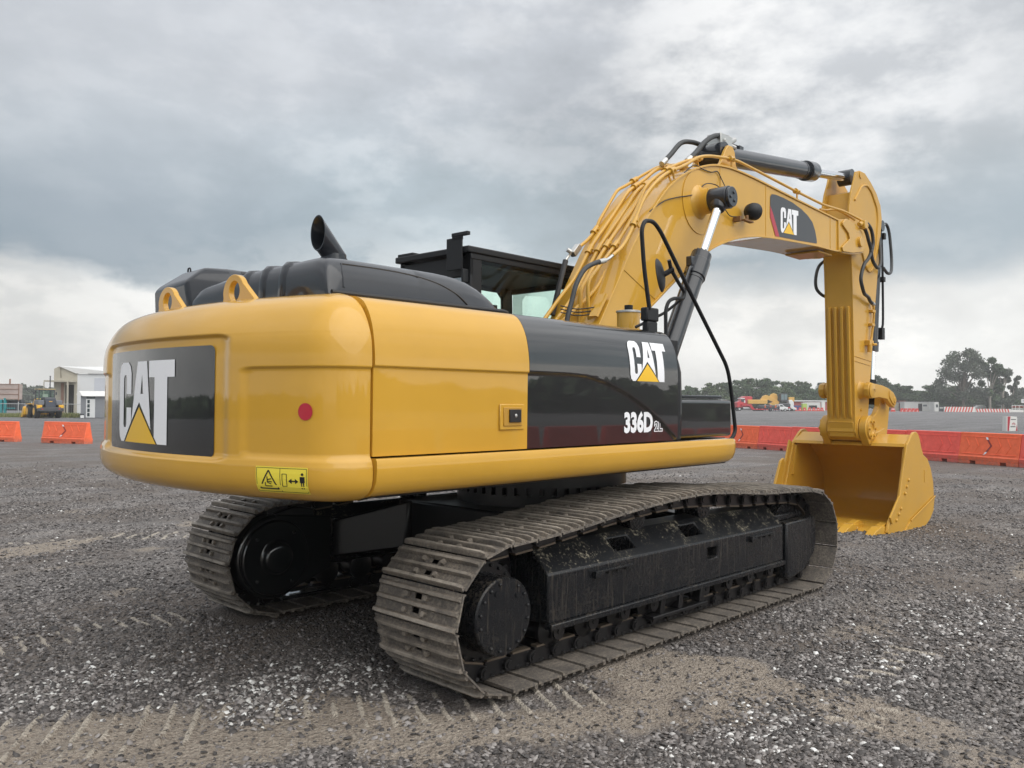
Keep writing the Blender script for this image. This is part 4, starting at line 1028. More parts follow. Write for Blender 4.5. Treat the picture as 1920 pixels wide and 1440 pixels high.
# ---------- stick
lower = [(6.955, 1.30), (6.958, 1.435), (6.915, 2.2), (6.87, 3.136), (6.835, 3.70), (6.80, 3.98), (6.74, 4.25), (6.72, 4.60), (6.82, 4.88), (6.925, 5.05), (6.99, 5.19), (7.14, 5.235), (7.36, 5.24), (7.62, 5.145), (7.86, 5.02), (8.03, 4.86), (8.09, 4.66), (8.03, 4.38), (7.95, 4.0), (7.83, 3.45), (7.724, 2.944), (7.64, 2.45), (7.545, 2.03), (7.50, 1.70), (7.46, 1.44), (7.36, 1.24), (7.20, 1.15), (7.03, 1.20)]
m = UMB(); body = [p for p in lower]; m.prism([(6.955, 1.30), (6.958, 1.435), (6.915, 2.2), (6.87, 3.136), (6.835, 3.70), (6.80, 3.98), (6.78, 4.25), (6.85, 4.60), (6.95, 4.88), (7.30, 4.98), (7.86, 4.90), (8.03, 4.80), (8.07, 4.66), (8.01, 4.38), (7.93, 4.0), (7.81, 3.45), (7.704, 2.944), (7.62, 2.45), (7.525, 2.03), (7.48, 1.70), (7.44, 1.44), (7.34, 1.26), (7.20, 1.17), (7.03, 1.20)], -.185, .185, 'y')
STK = m.build('stick', YEL2, EXC, bevel=.006)
for s in (-1, 1):
    m = MB(); m.prism(lower, s * .185, s * .212, 'y'); m.build('side_plate', YEL2, STK, bevel=.005)
    # raised stiffener on the side plate
    m = MB(); m.bent([(6.93, s * .215, 4.75), (7.22, s * .215, 5.02), (7.44, s * .215, 5.07), (7.62, s * .215, 5.0), (7.86, s * .215, 4.78), (7.90, s * .215, 4.60), (7.80, s * .215, 4.1), (7.66, s * .215, 3.78), (7.50, s * .215, 3.74), (7.36, s * .215, 3.80), (7.22, s * .215, 4.0)], .018, .08, 8); m.build('edge_bead', YEL2, STK)
    m = MB(); m.cyl((7.17, s * .20, 5.17), (7.17, s * .225, 5.17), .05, n=20); m.build('pin_cap', YEL2, STK)
    m = MB()
    m.tube([(6.93, s * .213, 2.35), (7.58, s * .213, 2.30)], .007, 6, 1); m.tube([(6.93, s * .213, 2.42), (7.60, s * .213, 2.37)], .007, 6, 1)
    for z in (1.52, 1.62): m.sphere((7.17, s * .214, z), .022, 10)
    m.build('weld_seams', YEL2, STK)
    m = MB(); m.lathe((7.16, s * .20, 1.915), (0, s, 0), [(0, .15), (.03, .125), (.05, .115), (.10, .11), (.19, .11), (.2, .08)], 28); m.build('link_boss', YEL2, STK)
for i, yy in enumerate((.135, .045, -.05, -.145)):
    m = MB(); A = (6.868, 3.17); B = (6.952, 1.47)
    for y0_, y1_ in ((yy - .020, yy + .020),):
        m.prism([(A[0] + .01, A[1]), (A[0] - .045, A[1] - .02), (B[0] - .045, B[1] + .10), (B[0] + .01, B[1])], y0_, y1_, 'y')
    m.build('wear_bar', YEL2, STK, bevel=.006)
m = MB(); m.box((6.93, -.185, 1.43), (6.948, .185, 1.445)); m.cyl((7.17, -.23, 1.345), (7.17, .23, 1.345), .185, n=36); m.prism([(6.935, 1.44), (6.985, 1.44), (7.03, 1.2), (6.985, 1.22)], -.184, .184, 'y'); m.build('bucket_end_boss', YEL2, STK, bevel=.01)
hose([(6.80, -.37, 4.34), (6.96, -.37, 4.26), (7.09, -.36, 4.149), (7.19, -.36, 4.01), (7.08, -.36, 3.88), (6.90, -.36, 3.76), (6.78, -.36, 3.56), (6.84, -.36, 3.42), (6.97, -.34, 3.345), (7.12, -.31, 3.34), (7.28, -.29, 3.32), (7.42, -.27, 3.27), (7.56, -.26, 3.25)], .026, (False, True), STK)
hose([(6.88, -.37, 4.38), (7.04, -.37, 4.38), (7.19, -.37, 4.30), (7.25, -.37, 4.13), (7.18, -.37, 3.97), (7.29, -.36, 3.85), (7.56, -.33, 3.80), (7.82, -.28, 3.92), (7.97, -.22, 4.2), (8.02, -.17, 4.42), (7.95, -.12, 4.55), (7.98, -.06, 4.62)], .026, (False, True), STK)
hose([(7.05, .28, 3.92), (6.86, .30, 3.80), (6.75, .30, 3.62), (6.77, .30, 3.46), (6.90, .27, 3.37), (7.10, .24, 3.34)], .024, (False, False), STK)
m = MB(); m.bent([(7.56, -.26, 3.25), (7.60, -.26, 3.12), (7.575, -.26, 2.95), (7.50, -.25, 2.70), (7.43, -.25, 2.62)], .017, .05, 8); m.build('hydraulic_pipe', YEL2, STK)
for z, x in ((3.14, 7.60), (2.93, 7.57)):
    m = MB(); m.box((x - .09, -.275, z - .02), (x + .03, -.212, z + .02)); m.build('pipe_bracket', YEL2, STK, bevel=.004)
m = MB(); m.box((7.33, -.29, 2.60), (7.50, -.212, 2.68)); m.cyl((7.38, -.27, 2.62), (7.38, -.27, 2.50), .035, n=12); m.cyl((7.45, -.29, 2.62), (7.50, -.33, 2.62), .02, n=10); m.build('valve', YEL2, STK, bevel=.004)
m = MB(); m.tube([(6.70, -.36, 4.33), (6.85, -.38, 4.36), (6.93, -.39, 4.33)], .035, 10, 3); m.box((6.78, -.42, 4.28), (6.90, -.33, 4.40)); m.build('hose_clamp', YEL, BOOM, bevel=.01)

# bucket cylinder
a = Vector((8.41, -.02, 4.60)); e = Vector((8.10, -.02, 1.80)); d = (e - a).normalized()
m = UMB(); m.cyl(a, a + d * 1.93, .085, n=28); m.cyl(a + d * 1.90, a + d * 2.05, .10, n=28); m.cyl((a.x - .06, -.14, a.z), (a.x - .06, .12, a.z), .09, n=20)
BC = m.build('bucket_cylinder', PLS, EXC, angle=40)
m = MB(); m.cyl(a + d * 1.9, e, .055, n=24); m.build('cylinder_rod', CHR, BC)
m = MB(); m.cyl((e.x, -.12, e.z), (e.x, .08, e.z), .10, n=24); m.cyl(e - d * .30, e - d * .02, .085, n=20); m.build('rod_eye', MATB, BC)
m = MB(); m.tube([(8.46, -.08, 4.45), (8.44, -.10, 3.9), (8.40, -.12, 3.1), (8.36, -.12, 2.95)], .020, 8, 3); m.box((8.34, -.13, 2.76), (8.46, -.05, 2.95)); m.box((8.38, -.14, 3.70), (8.47, -.04, 3.78)); m.box((8.42, -.14, 4.40), (8.50, -.04, 4.50)); m.build('feed_pipe', MATB, BC, bevel=.005)
m = MB(); m.bent([(8.36, -.08, 4.68), (8.62, -.08, 4.62)], .03); 
hose([(8.40, -.10, 4.62), (8.55, -.12, 4.66), (8.66, -.13, 4.55), (8.68, -.15, 4.30), (8.66, -.17, 4.05), (8.48, -.22, 3.86), (8.2, -.26, 3.80), (7.9, -.30, 3.84)], .024, (True, False), BC)

# linkage
for s in (-1, 1):
    m = UMB(); m.prism([(7.03, 1.93), (7.07, 2.0), (7.14, 2.035), (7.30, 2.02), (7.62, 2.0), (7.88, 1.965), (8.12, 1.90), (8.25, 1.82), (8.25, 1.72), (8.16, 1.655), (8.04, 1.69), (7.84, 1.79), (7.50, 1.815), (7.25, 1.80), (7.12, 1.795), (7.05, 1.84)], s * .30, s * .37, 'y')
    m.cyl((7.16, s * .29, 1.915), (7.16, s * .395, 1.915), .085, n=24); m.cyl((8.14, s * .25, 1.78), (8.14, s * .395, 1.78), .05, n=24)
    m.prism([(7.92, 1.92), (8.12, 1.87), (8.22, 1.79), (8.14, 1.69), (8.02, 1.74), (7.92, 1.82)], s * .37, s * .385, 'y')
    m.box((7.10, s * .37, 1.90), (7.30, s * .40, 1.945)); m.build('link_lever', YEL2, EXC, bevel=.010)
m = UMB(); P = [(7.95, 1.84), (8.15, 1.90), (8.36, 1.80), (8.39, 1.66), (8.33, 1.40), (8.27, 1.20), (8.10, 1.05), (7.74, 1.10), (7.58, 1.22), (7.54, 1.38), (7.60, 1.50), (7.80, 1.56), (7.93, 1.68)]
m.prism(P, -.22, -.14, 'y'); m.prism(P, .14, .22, 'y'); m.box((7.80, -.14, 1.18), (7.96, .14, 1.34)); m.cyl((7.72, -.24, 1.22), (7.72, .24, 1.22), .085, n=24); m.cyl((8.14, -.24, 1.78), (8.14, .24, 1.78), .075, n=24)
m.build('bucket_link', YEL2, EXC, bevel=.012)

# ---------- bucket
BYW = .86
shell = smooth_line([(7.185, 1.115), (7.40, 1.215), (7.60, 1.19), (7.85, 1.04), (8.10, .86), (8.30, .62), (8.40, .38), (8.38, .16), (8.25, 0.0), (8.05, -.085), (7.6, -.115), (7.0, -.115), (6.55, -.105), (6.42, -.10)], 4)
m = UMB(); strip(m, shell, 0, .035, -BYW + .03, BYW - .03)
BK = m.build('bucket', YEL2, EXC, fix=True, angle=40)
side = [(7.16, 1.10), (7.20, 1.13), (7.40, 1.262), (7.50, 1.300), (7.60, 1.303), (7.69, 1.262), (7.76, 1.19), (7.83, 1.06), (7.93, .945), (8.12, .88), (8.28, .73), (8.40, .52), (8.445, .27), (8.36, .07), (8.20, -.04), (8.0, -.11), (7.75, -.13), (7.0, -.13), (6.45, -.115), (6.36, -.06), (6.44, .09), (6.84, .375), (7.005, .765)]
for s in (-1, 1):
    m = MB(); m.prism(side, s * (BYW - .03), s * (BYW + .008), 'y'); SP_ = m.build('side_wall', YEL2, BK, bevel=.006)
    # thickened front edge, wear plate
    m = MB(); strip(m, [(7.16, 1.11), (7.08, .93), (7.00, .765), (6.92, .58), (6.84, .375), (6.62, .22), (6.44, .09)], -.05, .07, s * (BYW + .008), s * (BYW + .034)); m.build('side_cutter', YEL2, SP_, fix=True, bevel=.005)
    m = MB(); m.prism([(8.43, .28), (7.30, .02), (7.0, -.12), (7.75, -.135), (8.0, -.115), (8.20, -.045), (8.36, .065)], s * (BYW + .008), s * (BYW + .022), 'y'); m.prism([(8.44, .30), (8.43, .27), (7.30, .0), (7.28, .03)], s * (BYW + .02), s * (BYW + .032), 'y'); m.build('wear_plate', YEL2, SP_, bevel=.003)
    m = MB()
    for (x, z) in ((7.226, .611), (7.15, .521), (7.075, .428), (6.895, .227), (6.802, .156), (6.70, .08)): m.sphere((x, s * (BYW + .012), z), .028, 10, 0, (1, .8, 1))
    m.build('bolts', YEL2, SP_)
    m = MB(); m.prism([(7.95, .72), (8.06, .73), (8.06, .70), (7.98, .69), (7.98, .56), (8.06, .55), (8.06, .52), (7.95, .53)], s * (BYW + .008), s * (BYW + .014), 'y'); m.build('cast_mark', YEL2, SP_)
    # inner gusset
    m = MB(); m.prism([(7.19, 1.06), (7.50, 1.10), (7.28, .98), (7.13, .60), (7.07, .60)], s * (BYW - .06), s * (BYW - .03), 'y'); m.prism([(.0, .0), (.1, .0), (.0, -.1)], 0, 0.001, 'y', 0, Matrix.Translation((7.25, s * (BYW - .05), 1.0))); m.build('gusset', YEL2, SP_, bevel=.003)
    # protruding cutter wing
    m = MB(); m.prism([(6.955, .70), (6.915, .60), (6.60, .19), (6.50, .12), (6.50, .20), (6.62, .52), (6.80, .82), (6.90, .86)], s * (BYW + .01), s * (BYW + .05), 'y'); 
    if s > 0: m.build('cutter_wing', YEL2, SP_, bevel=.006)
# top plates between ears and side walls, sloping
for ya, yb in ((-BYW + .03, -.36), (-.23, .23), (.36, BYW - .03)):
    m = MB(); m.prism([(7.16, 1.09), (7.185, 1.135), (7.46, 1.262), (7.52, 1.25), (7.50, 1.21)], ya, yb, 'y'); m.build('top_rim', YEL2, BK, bevel=.004)
for s in (-1, 1):
    m = MB(); P = [(7.165, 1.10)] + [(7.20 + .205 * cos(a), 1.345 + .195 * sin(a)) for a in np.linspace(R(205), R(-20), 22)] + [(7.80, 1.34), (7.86, 1.25), (7.87, 1.02), (7.5, 1.18)]
    m.prism(P, s * .235, s * .345, 'y'); LG = m.build('bucket_ear', YEL2, BK, bevel=.010)
    m = MB(); m.lathe((7.20, s * .34, 1.345), (0, s, 0), [(0, .165), (.03, .155), (.032, .085), (.012, .075), (.010, .02)], 30)
    for i in range(6):
        an = 2 * pi * i / 6; m.cyl((7.20 + .12 * cos(an), s * .365, 1.345 + .12 * sin(an)), (7.20 + .12 * cos(an), s * .392, 1.345 + .12 * sin(an)), .022, n=8)
    m.build('pin_cap', YEL2, LG)
m = MB(); m.prism([(7.3, -.03), (6.42, -.045), (6.32, -.085), (6.42, -.12), (7.3, -.12)], -BYW + .02, BYW - .02, 'y'); m.build('cutting_edge', YEL2, BK, bevel=.006)
for yt in (-.76, -.38, 0, .38, .76):
    m = MB(); w_ = .07
    vs = [(6.62, yt - w_, .0), (6.62, yt + w_, .0), (6.62, yt - w_, -.15), (6.62, yt + w_, -.15), (6.22, yt - .062, .035), (6.22, yt + .062, .035), (6.22, yt - .062, -.145), (6.22, yt + .062, -.145)]
    m.add(vs, [(0, 1, 5, 4), (2, 6, 7, 3), (0, 4, 6, 2), (1, 3, 7, 5), (0, 2, 3, 1), (4, 5, 7, 6)])
    m.add([(6.72, yt - .05, .0), (6.72, yt + .05, .0), (6.50, yt - .055, .06), (6.50, yt + .055, .06), (6.30, yt - .05, .03), (6.30, yt + .05, .03), (6.5, yt - .05, -.02), (6.5, yt + .05, -.02)], [(0, 1, 3, 2), (2, 3, 5, 4), (0, 2, 4, 6), (1, 7, 5, 3), (0, 6, 7, 1), (4, 5, 7, 6)])
    m.cyl((6.40, yt - .075, -.05), (6.40, yt + .075, -.05), .028, n=12)
    TT = m.build('bucket_tooth', YEL2, BK, bevel=.010, fix=True)
    m = MB(); vs = [(6.24, yt - .066, .030), (6.24, yt + .066, .030), (6.24, yt - .066, -.150), (6.24, yt + .066, -.150), (6.05, yt - .060, -.015), (6.05, yt + .060, -.015), (6.05, yt - .06, -.150), (6.05, yt + .06, -.150), (5.86, yt - .055, -.105), (5.86, yt + .055, -.105), (5.86, yt - .055, -.135), (5.86, yt + .055, -.135)]
    m.add(vs, [(0, 1, 5, 4), (4, 5, 9, 8), (2, 6, 7, 3), (6, 10, 11, 7), (0, 4, 6, 2), (4, 8, 10, 6), (1, 3, 7, 5), (5, 7, 11, 9), (0, 2, 3, 1), (8, 9, 11, 10)])
    m.build('tooth_tip', YEL2, TT, bevel=.008, fix=True)

# ================================================================== GROUND
def vnoise(X, Y, scale, seed):
    rs = np.random.RandomState(seed); G = rs.rand(256, 256)
    x = X * scale + 1000; y = Y * scale + 1000; xi = np.floor(x).astype(int); yi = np.floor(y).astype(int)
    fx = x - xi; fy = y - yi; fx = fx * fx * (3 - 2 * fx); fy = fy * fy * (3 - 2 * fy)
    g = lambda a, b: G[a % 256, b % 256]
    return (g(xi, yi) * (1 - fx) + g(xi + 1, yi) * fx) * (1 - fy) + (g(xi, yi + 1) * (1 - fx) + g(xi + 1, yi + 1) * fx) * fy
def fbm(X, Y, s, seed, o=4):
    r = 0; a = 1; t = 0
    for k in range(o): r = r + a * vnoise(X, Y, s * 2 ** k, seed + k); t += a; a *= .55
    return r / t
def sst(a, b, x): t = np.clip((x - a) / (b - a), 0, 1); return t * t * (3 - 2 * t)
# prints of the tracks pressed in the yard: (start, end, width, period, phase)
LANES = [((-4.9, 1.60), (-2.35, 1.42), .56, .135, .0), ((-5.2, .35), (-3.3, -.95), .75, .135, .03), ((-3.3, -.95), (-1.2, -2.1), .62, .15, .03), ((-3.4, 7.6), (-.6, 5.0), .7, .22, .0), ((-1.6, -3.2), (.9, -3.0), .5, .16, .0)]
SANDS = [(-3.5, -1.0, 1.5, .42, -22, 1.0), (-2.4, -1.85, 1.1, .40, -35, .95), (-.9, -2.1, .9, .45, -20, .72), (-.85, -3.0, .8, .75, 0, .62), (1.0, -2.5, 1.1, .3, 5, .32), (-1.4, 6.2, 1.9, .75, 25, .75), (-2.9, 4.1, 1.2, .5, 20, .6), (-2.75, -.82, .30, .14, 10, .8), (-2.9, 2.6, .8, .25, 0, .35), (-5, -1, 1.5, .6, -10, .9), (2.2, -3.4, 1.4, .5, 10, .25), (-1.6, -4.2, 1.3, .6, 20, .4), (-.2, 9.5, 2.2, .6, 10, .5), (4.2, -2.9, 1.2, .25, 12, .3), (-4.2, .9, .7, .3, 0, .4)]
def lane_fields(X, Y):
    h = np.zeros_like(X); sd_ = np.zeros_like(X)
    for (a, b, w_, per, ph) in LANES:
        a = np.array(a); b = np.array(b); L = np.linalg.norm(b - a); t = (b - a) / L; n_ = np.array((-t[1], t[0]))
        u = (X - a[0]) * t[0] + (Y - a[1]) * t[1]; v = (X - a[0]) * n_[0] + (Y - a[1]) * n_[1]
        mask = sst(0, .25, u) * sst(0, .25, L - u) * sst(w_ / 2, w_ / 2 - .08, np.abs(v)) * sst(.33, .5, fbm(X, Y, 2.2, 31, 3))
        wv = np.cos(2 * pi * (u + .03 * (vnoise(X, Y, 3, 77) - .5)) / per)
        rg = sst(.72, 1.0, wv) * mask
        h += .020 * rg - .008 * mask; sd_ = np.maximum(sd_, rg * (.25 + .75 * sst(.32, .52, fbm(X, Y, 5, 55, 3))) + .12 * mask)
    return h, sd_
def sand_field(X, Y):
    s = np.zeros_like(X)
    for (cx, cy, rx, ry, ang_, k) in SANDS:
        ca, sa = cos(R(ang_)), sin(R(ang_)); u = ((X - cx) * ca + (Y - cy) * sa) / rx; v = (-(X - cx) * sa + (Y - cy) * ca) / ry
        s = np.maximum(s, k * np.exp(-(u * u + v * v)))
    n = fbm(X, Y, 1.3, 3, 6)
    base = sst(.30, .75, s * 1.15 + (n - .5) * 1.5)
    glob = sst(.60, .74, fbm(X, Y, .28, 91, 5)) * .30
    return np.clip(np.maximum(base, glob), 0, 1)
def axis_coords(c, half, step, far):
    a = list(np.arange(-half, half + 1e-6, step)); d = step; x = half; o = []
    while x < far: d *= 1.16; x += d; o.append(x)
    return np.array([c - q for q in o[::-1]] + [c + q for q in a] + [c + q for q in o])
gx = axis_coords(.1, 5.6, .021, 1300); gy = axis_coords(.1, 5.6, .021, 1300)
X, Y = np.meshgrid(gx, gy, indexing='ij')
def gheight(X, Y):
    r = np.hypot(X, Y); base = np.interp(r, *DPT)
    k = np.where((X > 0) | (Y > 6), 1.0, sst(4, 12, r)); base = base * k
    near = sst(45, 9, np.hypot(X + 5.5, Y + 5.1))
    und = (fbm(X, Y, .55, 5, 3) - .5) * .05 * near + (fbm(X, Y, 5, 15, 4) - .5) * .022 * near + (fbm(X, Y, 17, 25, 3) - .5) * .011 * sst(11, 5, np.hypot(X + 5.5, Y + 5.1))
    foot = sst(.25, .0, np.maximum(np.abs(X) - 2.35, np.abs(np.abs(Y) - GC) - .40))     # firm under the tracks
    lh, _ = lane_fields(X, Y)
    return base + und * (1 - foot) + lh - .024 * foot
Z = gheight(X, Y); SD = sand_field(X, Y); _, ls = lane_fields(X, Y); PR = np.clip(ls, 0, 1)
nx_, ny_ = X.shape
co = np.stack([X, Y, Z], -1).reshape(-1, 3)
idx = np.arange(nx_ * ny_).reshape(nx_, ny_)
quads = np.stack([idx[:-1, :-1], idx[1:, :-1], idx[1:, 1:], idx[:-1, 1:]], -1).reshape(-1, 4)
def np_mesh(name, co, faces, k):
    me = bpy.data.meshes.new(name); me.vertices.add(len(co)); me.vertices.foreach_set('co', co.astype(np.float32).ravel())
    nf = len(faces); me.loops.add(nf * k); me.loops.foreach_set('vertex_index', faces.astype(np.int32).ravel())
    me.polygons.add(nf); me.polygons.foreach_set('loop_start', np.arange(0, nf * k, k, dtype=np.int32)); me.polygons.foreach_set('loop_total', np.full(nf, k, np.int32))
    me.update(calc_edges=True); return me
gm = np_mesh('ground', co, quads, 4); gm.polygons.foreach_set('use_smooth', [True] * len(gm.polygons))
at_ = gm.attributes.new('sand', 'FLOAT', 'POINT'); at_.data.foreach_set('value', SD.astype(np.float32).ravel())
at_ = gm.attributes.new('print', 'FLOAT', 'POINT'); at_.data.foreach_set('value', PR.astype(np.float32).ravel())
def ground_fn(t, b, ob):
    at = t.node('ShaderNodeAttribute'); at.attribute_name = 'sand'; g = t.node('ShaderNodeNewGeometry'); P = g.outputs['Position']
    v = t.node('ShaderNodeTexVoronoi'); v.inputs['Scale'].default_value = 46; t.link(P, v.inputs['Vector'])
    v2 = t.node('ShaderNodeTexVoronoi'); v2.inputs['Scale'].default_value = 110; t.link(P, v2.inputs['Vector'])
    sep_ = t.node('ShaderNodeSeparateColor'); t.link(v.outputs['Color'], sep_.inputs[0])
    sep2 = t.node('ShaderNodeSeparateColor'); t.link(v2.outputs['Color'], sep2.inputs[0])
    chip = t.ramp(sep_.outputs[0], [(0, (.050, .046, .045)), (.40, (.155, .144, .140)), (.78, (.26, .245, .238)), (.93, (.40, .385, .375)), (1, (.68, .67, .65))])
    chip2 = t.ramp(sep2.outputs[0], [(0, (.075, .068, .066)), (.6, (.20, .186, .180)), (.90, (.33, .315, .305)), (1, (.60, .59, .57))])
    grain = t.noise(P, 13, 5, .7)
    base = t.mix(t.ramp(grain, [(.35, 0.), (.6, 1.)]), chip, chip2)
    patch = t.noise(P, .75, 6, .62)
    base = t.mix(1.0, base, t.ramp(patch, [(.28, (.70, .69, .68)), (.50, (1.0, .98, .97)), (.72, (1.32, 1.28, 1.24))]), 'MULTIPLY')
    strk = t.noise(t.mapping(P, scale=(.16, 1.5, 1), rot=(0, 0, R(42))), 1.0, 7, .68, .6)
    base = t.mix(1.0, base, t.ramp(strk, [(.34, (.74, .72, .72)), (.50, (1.0, 1.0, 1.0)), (.64, (1.30, 1.27, 1.22))]), 'MULTIPLY')
    fineb = t.noise(P, 38, 6, .75)
    sandc = t.ramp(fineb, [(.28, (.11, .086, .068)), (.5, (.35, .295, .24)), (.72, (.52, .455, .38))])
    brown = t.ramp(fineb, [(.3, (.085, .070, .060)), (.7, (.225, .185, .155))])
    bmask = t.math('MULTIPLY', t.ramp(t.noise(P, .42, 5, .6), [(.42, 0.), (.58, .85)]), 1.0)
    base = t.mix(bmask, base, brown)
    sm = t.math('ADD', at.outputs['Fac'], t.math('MULTIPLY', t.math('SUBTRACT', t.noise(P, 30, 7, .8), .5), 2.0), clamp=True)
    sm = t.ramp(sm, [(.32, 0.), (.86, .88)])
    col = t.mix(sm, base, sandc)
    ap = t.node('ShaderNodeAttribute'); ap.attribute_name = 'print'
    pm = t.math('ADD', ap.outputs['Fac'], t.math('MULTIPLY', t.math('SUBTRACT', fineb, .5), 1.2), clamp=True)
    col = t.mix(t.ramp(pm, [(.30, 0.), (.66, .85)]), col, (.56, .50, .42))
    # far away the grain averages out to grey
    cd_ = t.node('ShaderNodeVectorMath', operation='DISTANCE'); t.link(P, cd_.inputs[0]); cd_.inputs[1].default_value = (0, 0, 0)
    far = t.ramp(t.math('DIVIDE', cd_.outputs['Value'], 120), [(.12, 0.), (.60, 1.)])
    tracks = t.noise(t.mapping(P, scale=(.10, .55, 1), rot=(0, 0, R(42))), 1.0, 7, .7, .5)
    farc = t.ramp(tracks, [(.32, (.112, .109, .110)), (.5, (.155, .151, .153)), (.68, (.205, .201, .205))])
    v3 = t.node('ShaderNodeTexVoronoi'); v3.inputs['Scale'].default_value = 11; t.link(P, v3.inputs['Vector'])
    s3 = t.node('ShaderNodeSeparateColor'); t.link(v3.outputs['Color'], s3.inputs[0])
    farc = t.mix(1.0, farc, t.ramp(s3.outputs[0], [(0, .70), (.6, 1.0), (1, 1.45)]), 'MULTIPLY')
    t.link(t.mix(far, col, farc), b.inputs['Base Color'])
    t.link(t.ramp(patch, [(.3, .58), (.7, .86)]), b.inputs['Roughness'])
    hb = t.math('ADD', t.math('MULTIPLY', v.outputs['Distance'], 1.1), t.math('ADD', t.math('MULTIPLY', v2.outputs['Distance'], .6), t.math('MULTIPLY', fineb, .8)))
    bn = t.node('ShaderNodeBump'); bn.inputs['Distance'].default_value = .020; bn.inputs['Strength'].default_value = 1.0
    t.link(hb, bn.inputs['Height']); t.link(bn.outputs[0], b.inputs['Normal'])
gm.materials.append(mat('gravel_ground', (.1, .1, .1), .8, spec=.35, fn=ground_fn))
go = bpy.data.objects.new('ground', gm); COL.objects.link(go); tag(go, kind='structure')

# loose stones scattered over the yard
def stones(N, seed):
    rs = np.random.RandomState(seed); px = rs.rand(N * 3) * 2 - 1; dd_ = 3.4 + 23 * rs.rand(N * 3) ** 1.9
    lx = px * dd_ * .66
    x = CAM.x + dd_ * FW.x + lx * RT.x; y = CAM.y + dd_ * FW.y + lx * RT.y
    clus = [(-2.9, -.55, .42, .28, 1.4), (-2.55, -.62, .30, .30, 1.2), (-3.15, -.85, .35, .22, 1.2), (-3.5, .2, .5, .5, .5), (-1.3, -2.9, .6, .4, .7), (.2, -2.9, .8, .4, .6), (-3.9, .35, .5, .4, .6), (1.9, -2.9, 1.2, .4, .5), (-2.2, -1.0, .4, .2, .9)]
    c = np.zeros_like(x)
    for (cx, cy, rx, ry, k) in clus: c = np.maximum(c, k * np.exp(-((x - cx) / rx) ** 2 - ((y - cy) / ry) ** 2))
    sd_ = sand_field(x, y); pat = fbm(x, y, 1.1, 41, 4)
    _, prn = lane_fields(x, y); keep = rs.rand(len(x)) < sst(26, 13, dd_) * (1 - .85 * prn) * np.clip(.26 + 1.1 * (pat - .36) - .50 * sd_ + .8 * c, .05, 1)
    under = (np.abs(x) < 2.32) & (np.abs(np.abs(y) - GC) < .375); keep &= ~under
    x, y, dd_, c = x[keep][:N], y[keep][:N], dd_[keep][:N], c[keep][:N]; n = len(x)
    size = .0050 + .013 * rs.rand(n) ** 2.8 + .0035 * c * rs.rand(n) + .0006 * dd_ * rs.rand(n)
    z = gheight(x, y) + size * .12
    base = np.array([(1, 0, 0), (-1, 0, 0), (0, 1, 0), (0, -1, 0), (0, 0, .8), (0, 0, -.8), (.62, .62, .45), (-.62, -.62, .45), (.62, -.62, .4), (-.62, .62, .4)], float)
    fcs = np.array([(4, 0, 6), (4, 6, 2), (4, 2, 9), (4, 9, 1), (4, 1, 7), (4, 7, 3), (4, 3, 8), (4, 8, 0), (0, 2, 6), (2, 1, 9), (1, 3, 7), (3, 0, 8)])
    V = base[None] * (1 + (rs.rand(n, 10, 1) - .5) * .55) * size[:, None, None] * (np.array([1, 1, 1])[None, None] * (.65 + .75 * rs.rand(n, 1, 3)))
    a = rs.rand(n) * 2 * pi; ca, sa = np.cos(a)[:, None], np.sin(a)[:, None]
    vx = V[..., 0] * ca - V[..., 1] * sa; vy = V[..., 0] * sa + V[..., 1] * ca
    tl = (rs.rand(n, 2) - .5) * .9; vz = V[..., 2] * .8 + vx * tl[:, :1] + vy * tl[:, 1:]
    P = np.stack([vx + x[:, None], vy + y[:, None], vz + z[:, None]], -1).reshape(-1, 3)
    F = (fcs[None] + (np.arange(n) * 10)[:, None, None]).reshape(-1, 3)
    tone = rs.rand(n) ** 2.2 * .55; white = rs.rand(n) < (.010 + .22 * np.clip(c, 0, 1)); tone[white] = .55 + .42 * rs.rand(white.sum()) ** 1.5
    return P, F, np.repeat(tone, 10)
P_, F_, T_ = stones(150000, 5)
sm_ = np_mesh('gravel_stones', P_, F_, 3); at_ = sm_.attributes.new('tone', 'FLOAT', 'POINT'); at_.data.foreach_set('value', T_.astype(np.float32))
def stone_fn(t, b, ob):
    at = t.node('ShaderNodeAttribute'); at.attribute_name = 'tone'
    t.link(t.ramp(at.outputs['Fac'], [(0, (.055, .050, .048)), (.3, (.19, .172, .164)), (.55, (.30, .28, .268)), (.7, (.50, .49, .47)), (1, (.82, .82, .80))]), b.inputs['Base Color'])
sm_.materials.append(mat('stone', (.2, .2, .2), .62, spec=.4, fn=stone_fn))
so_ = bpy.data.objects.new('gravel_stones', sm_); COL.objects.link(so_); tag(so_, 'loose grey and white stones scattered over the dark yard', 'gravel', kind='stuff')

# ================================================================== BARRIERS
def grubby(t, b, ob):
    c = tuple(b.inputs['Base Color'].default_value[:3]); sp = t.node('ShaderNodeSeparateXYZ'); t.link(ob, sp.inputs[0])
    n = t.noise(ob, 3.5, 7, .65); c1 = t.mix(t.ramp(n, [(.3, 0.), (.7, 1.)]), tuple(x * .86 for x in c), tuple(min(1, x * 1.08 + .02) for x in c))
    k = t.math('MULTIPLY', t.ramp(sp.outputs[2], [(.02, .75), (.34, .0)]), t.ramp(t.noise(ob, 9, 6, .7), [(.36, .2), (.62, 1.)]))
    k2 = t.ramp(t.noise(t.mapping(ob, scale=(14, 14, 1.5)), 1.5, 5, .7), [(.60, 0.), (.75, .30)])
    t.link(t.mix(t.math('ADD', k, k2, clamp=True), c1, (.22, .15, .12)), b.inputs['Base Color'])
ORG = mat('orange_plastic', (.92, .150, .050), .42, spec=.4, fn=grubby)
ORR = mat('faded_red_plastic', (.84, .105, .075), .45, spec=.4, fn=grubby)
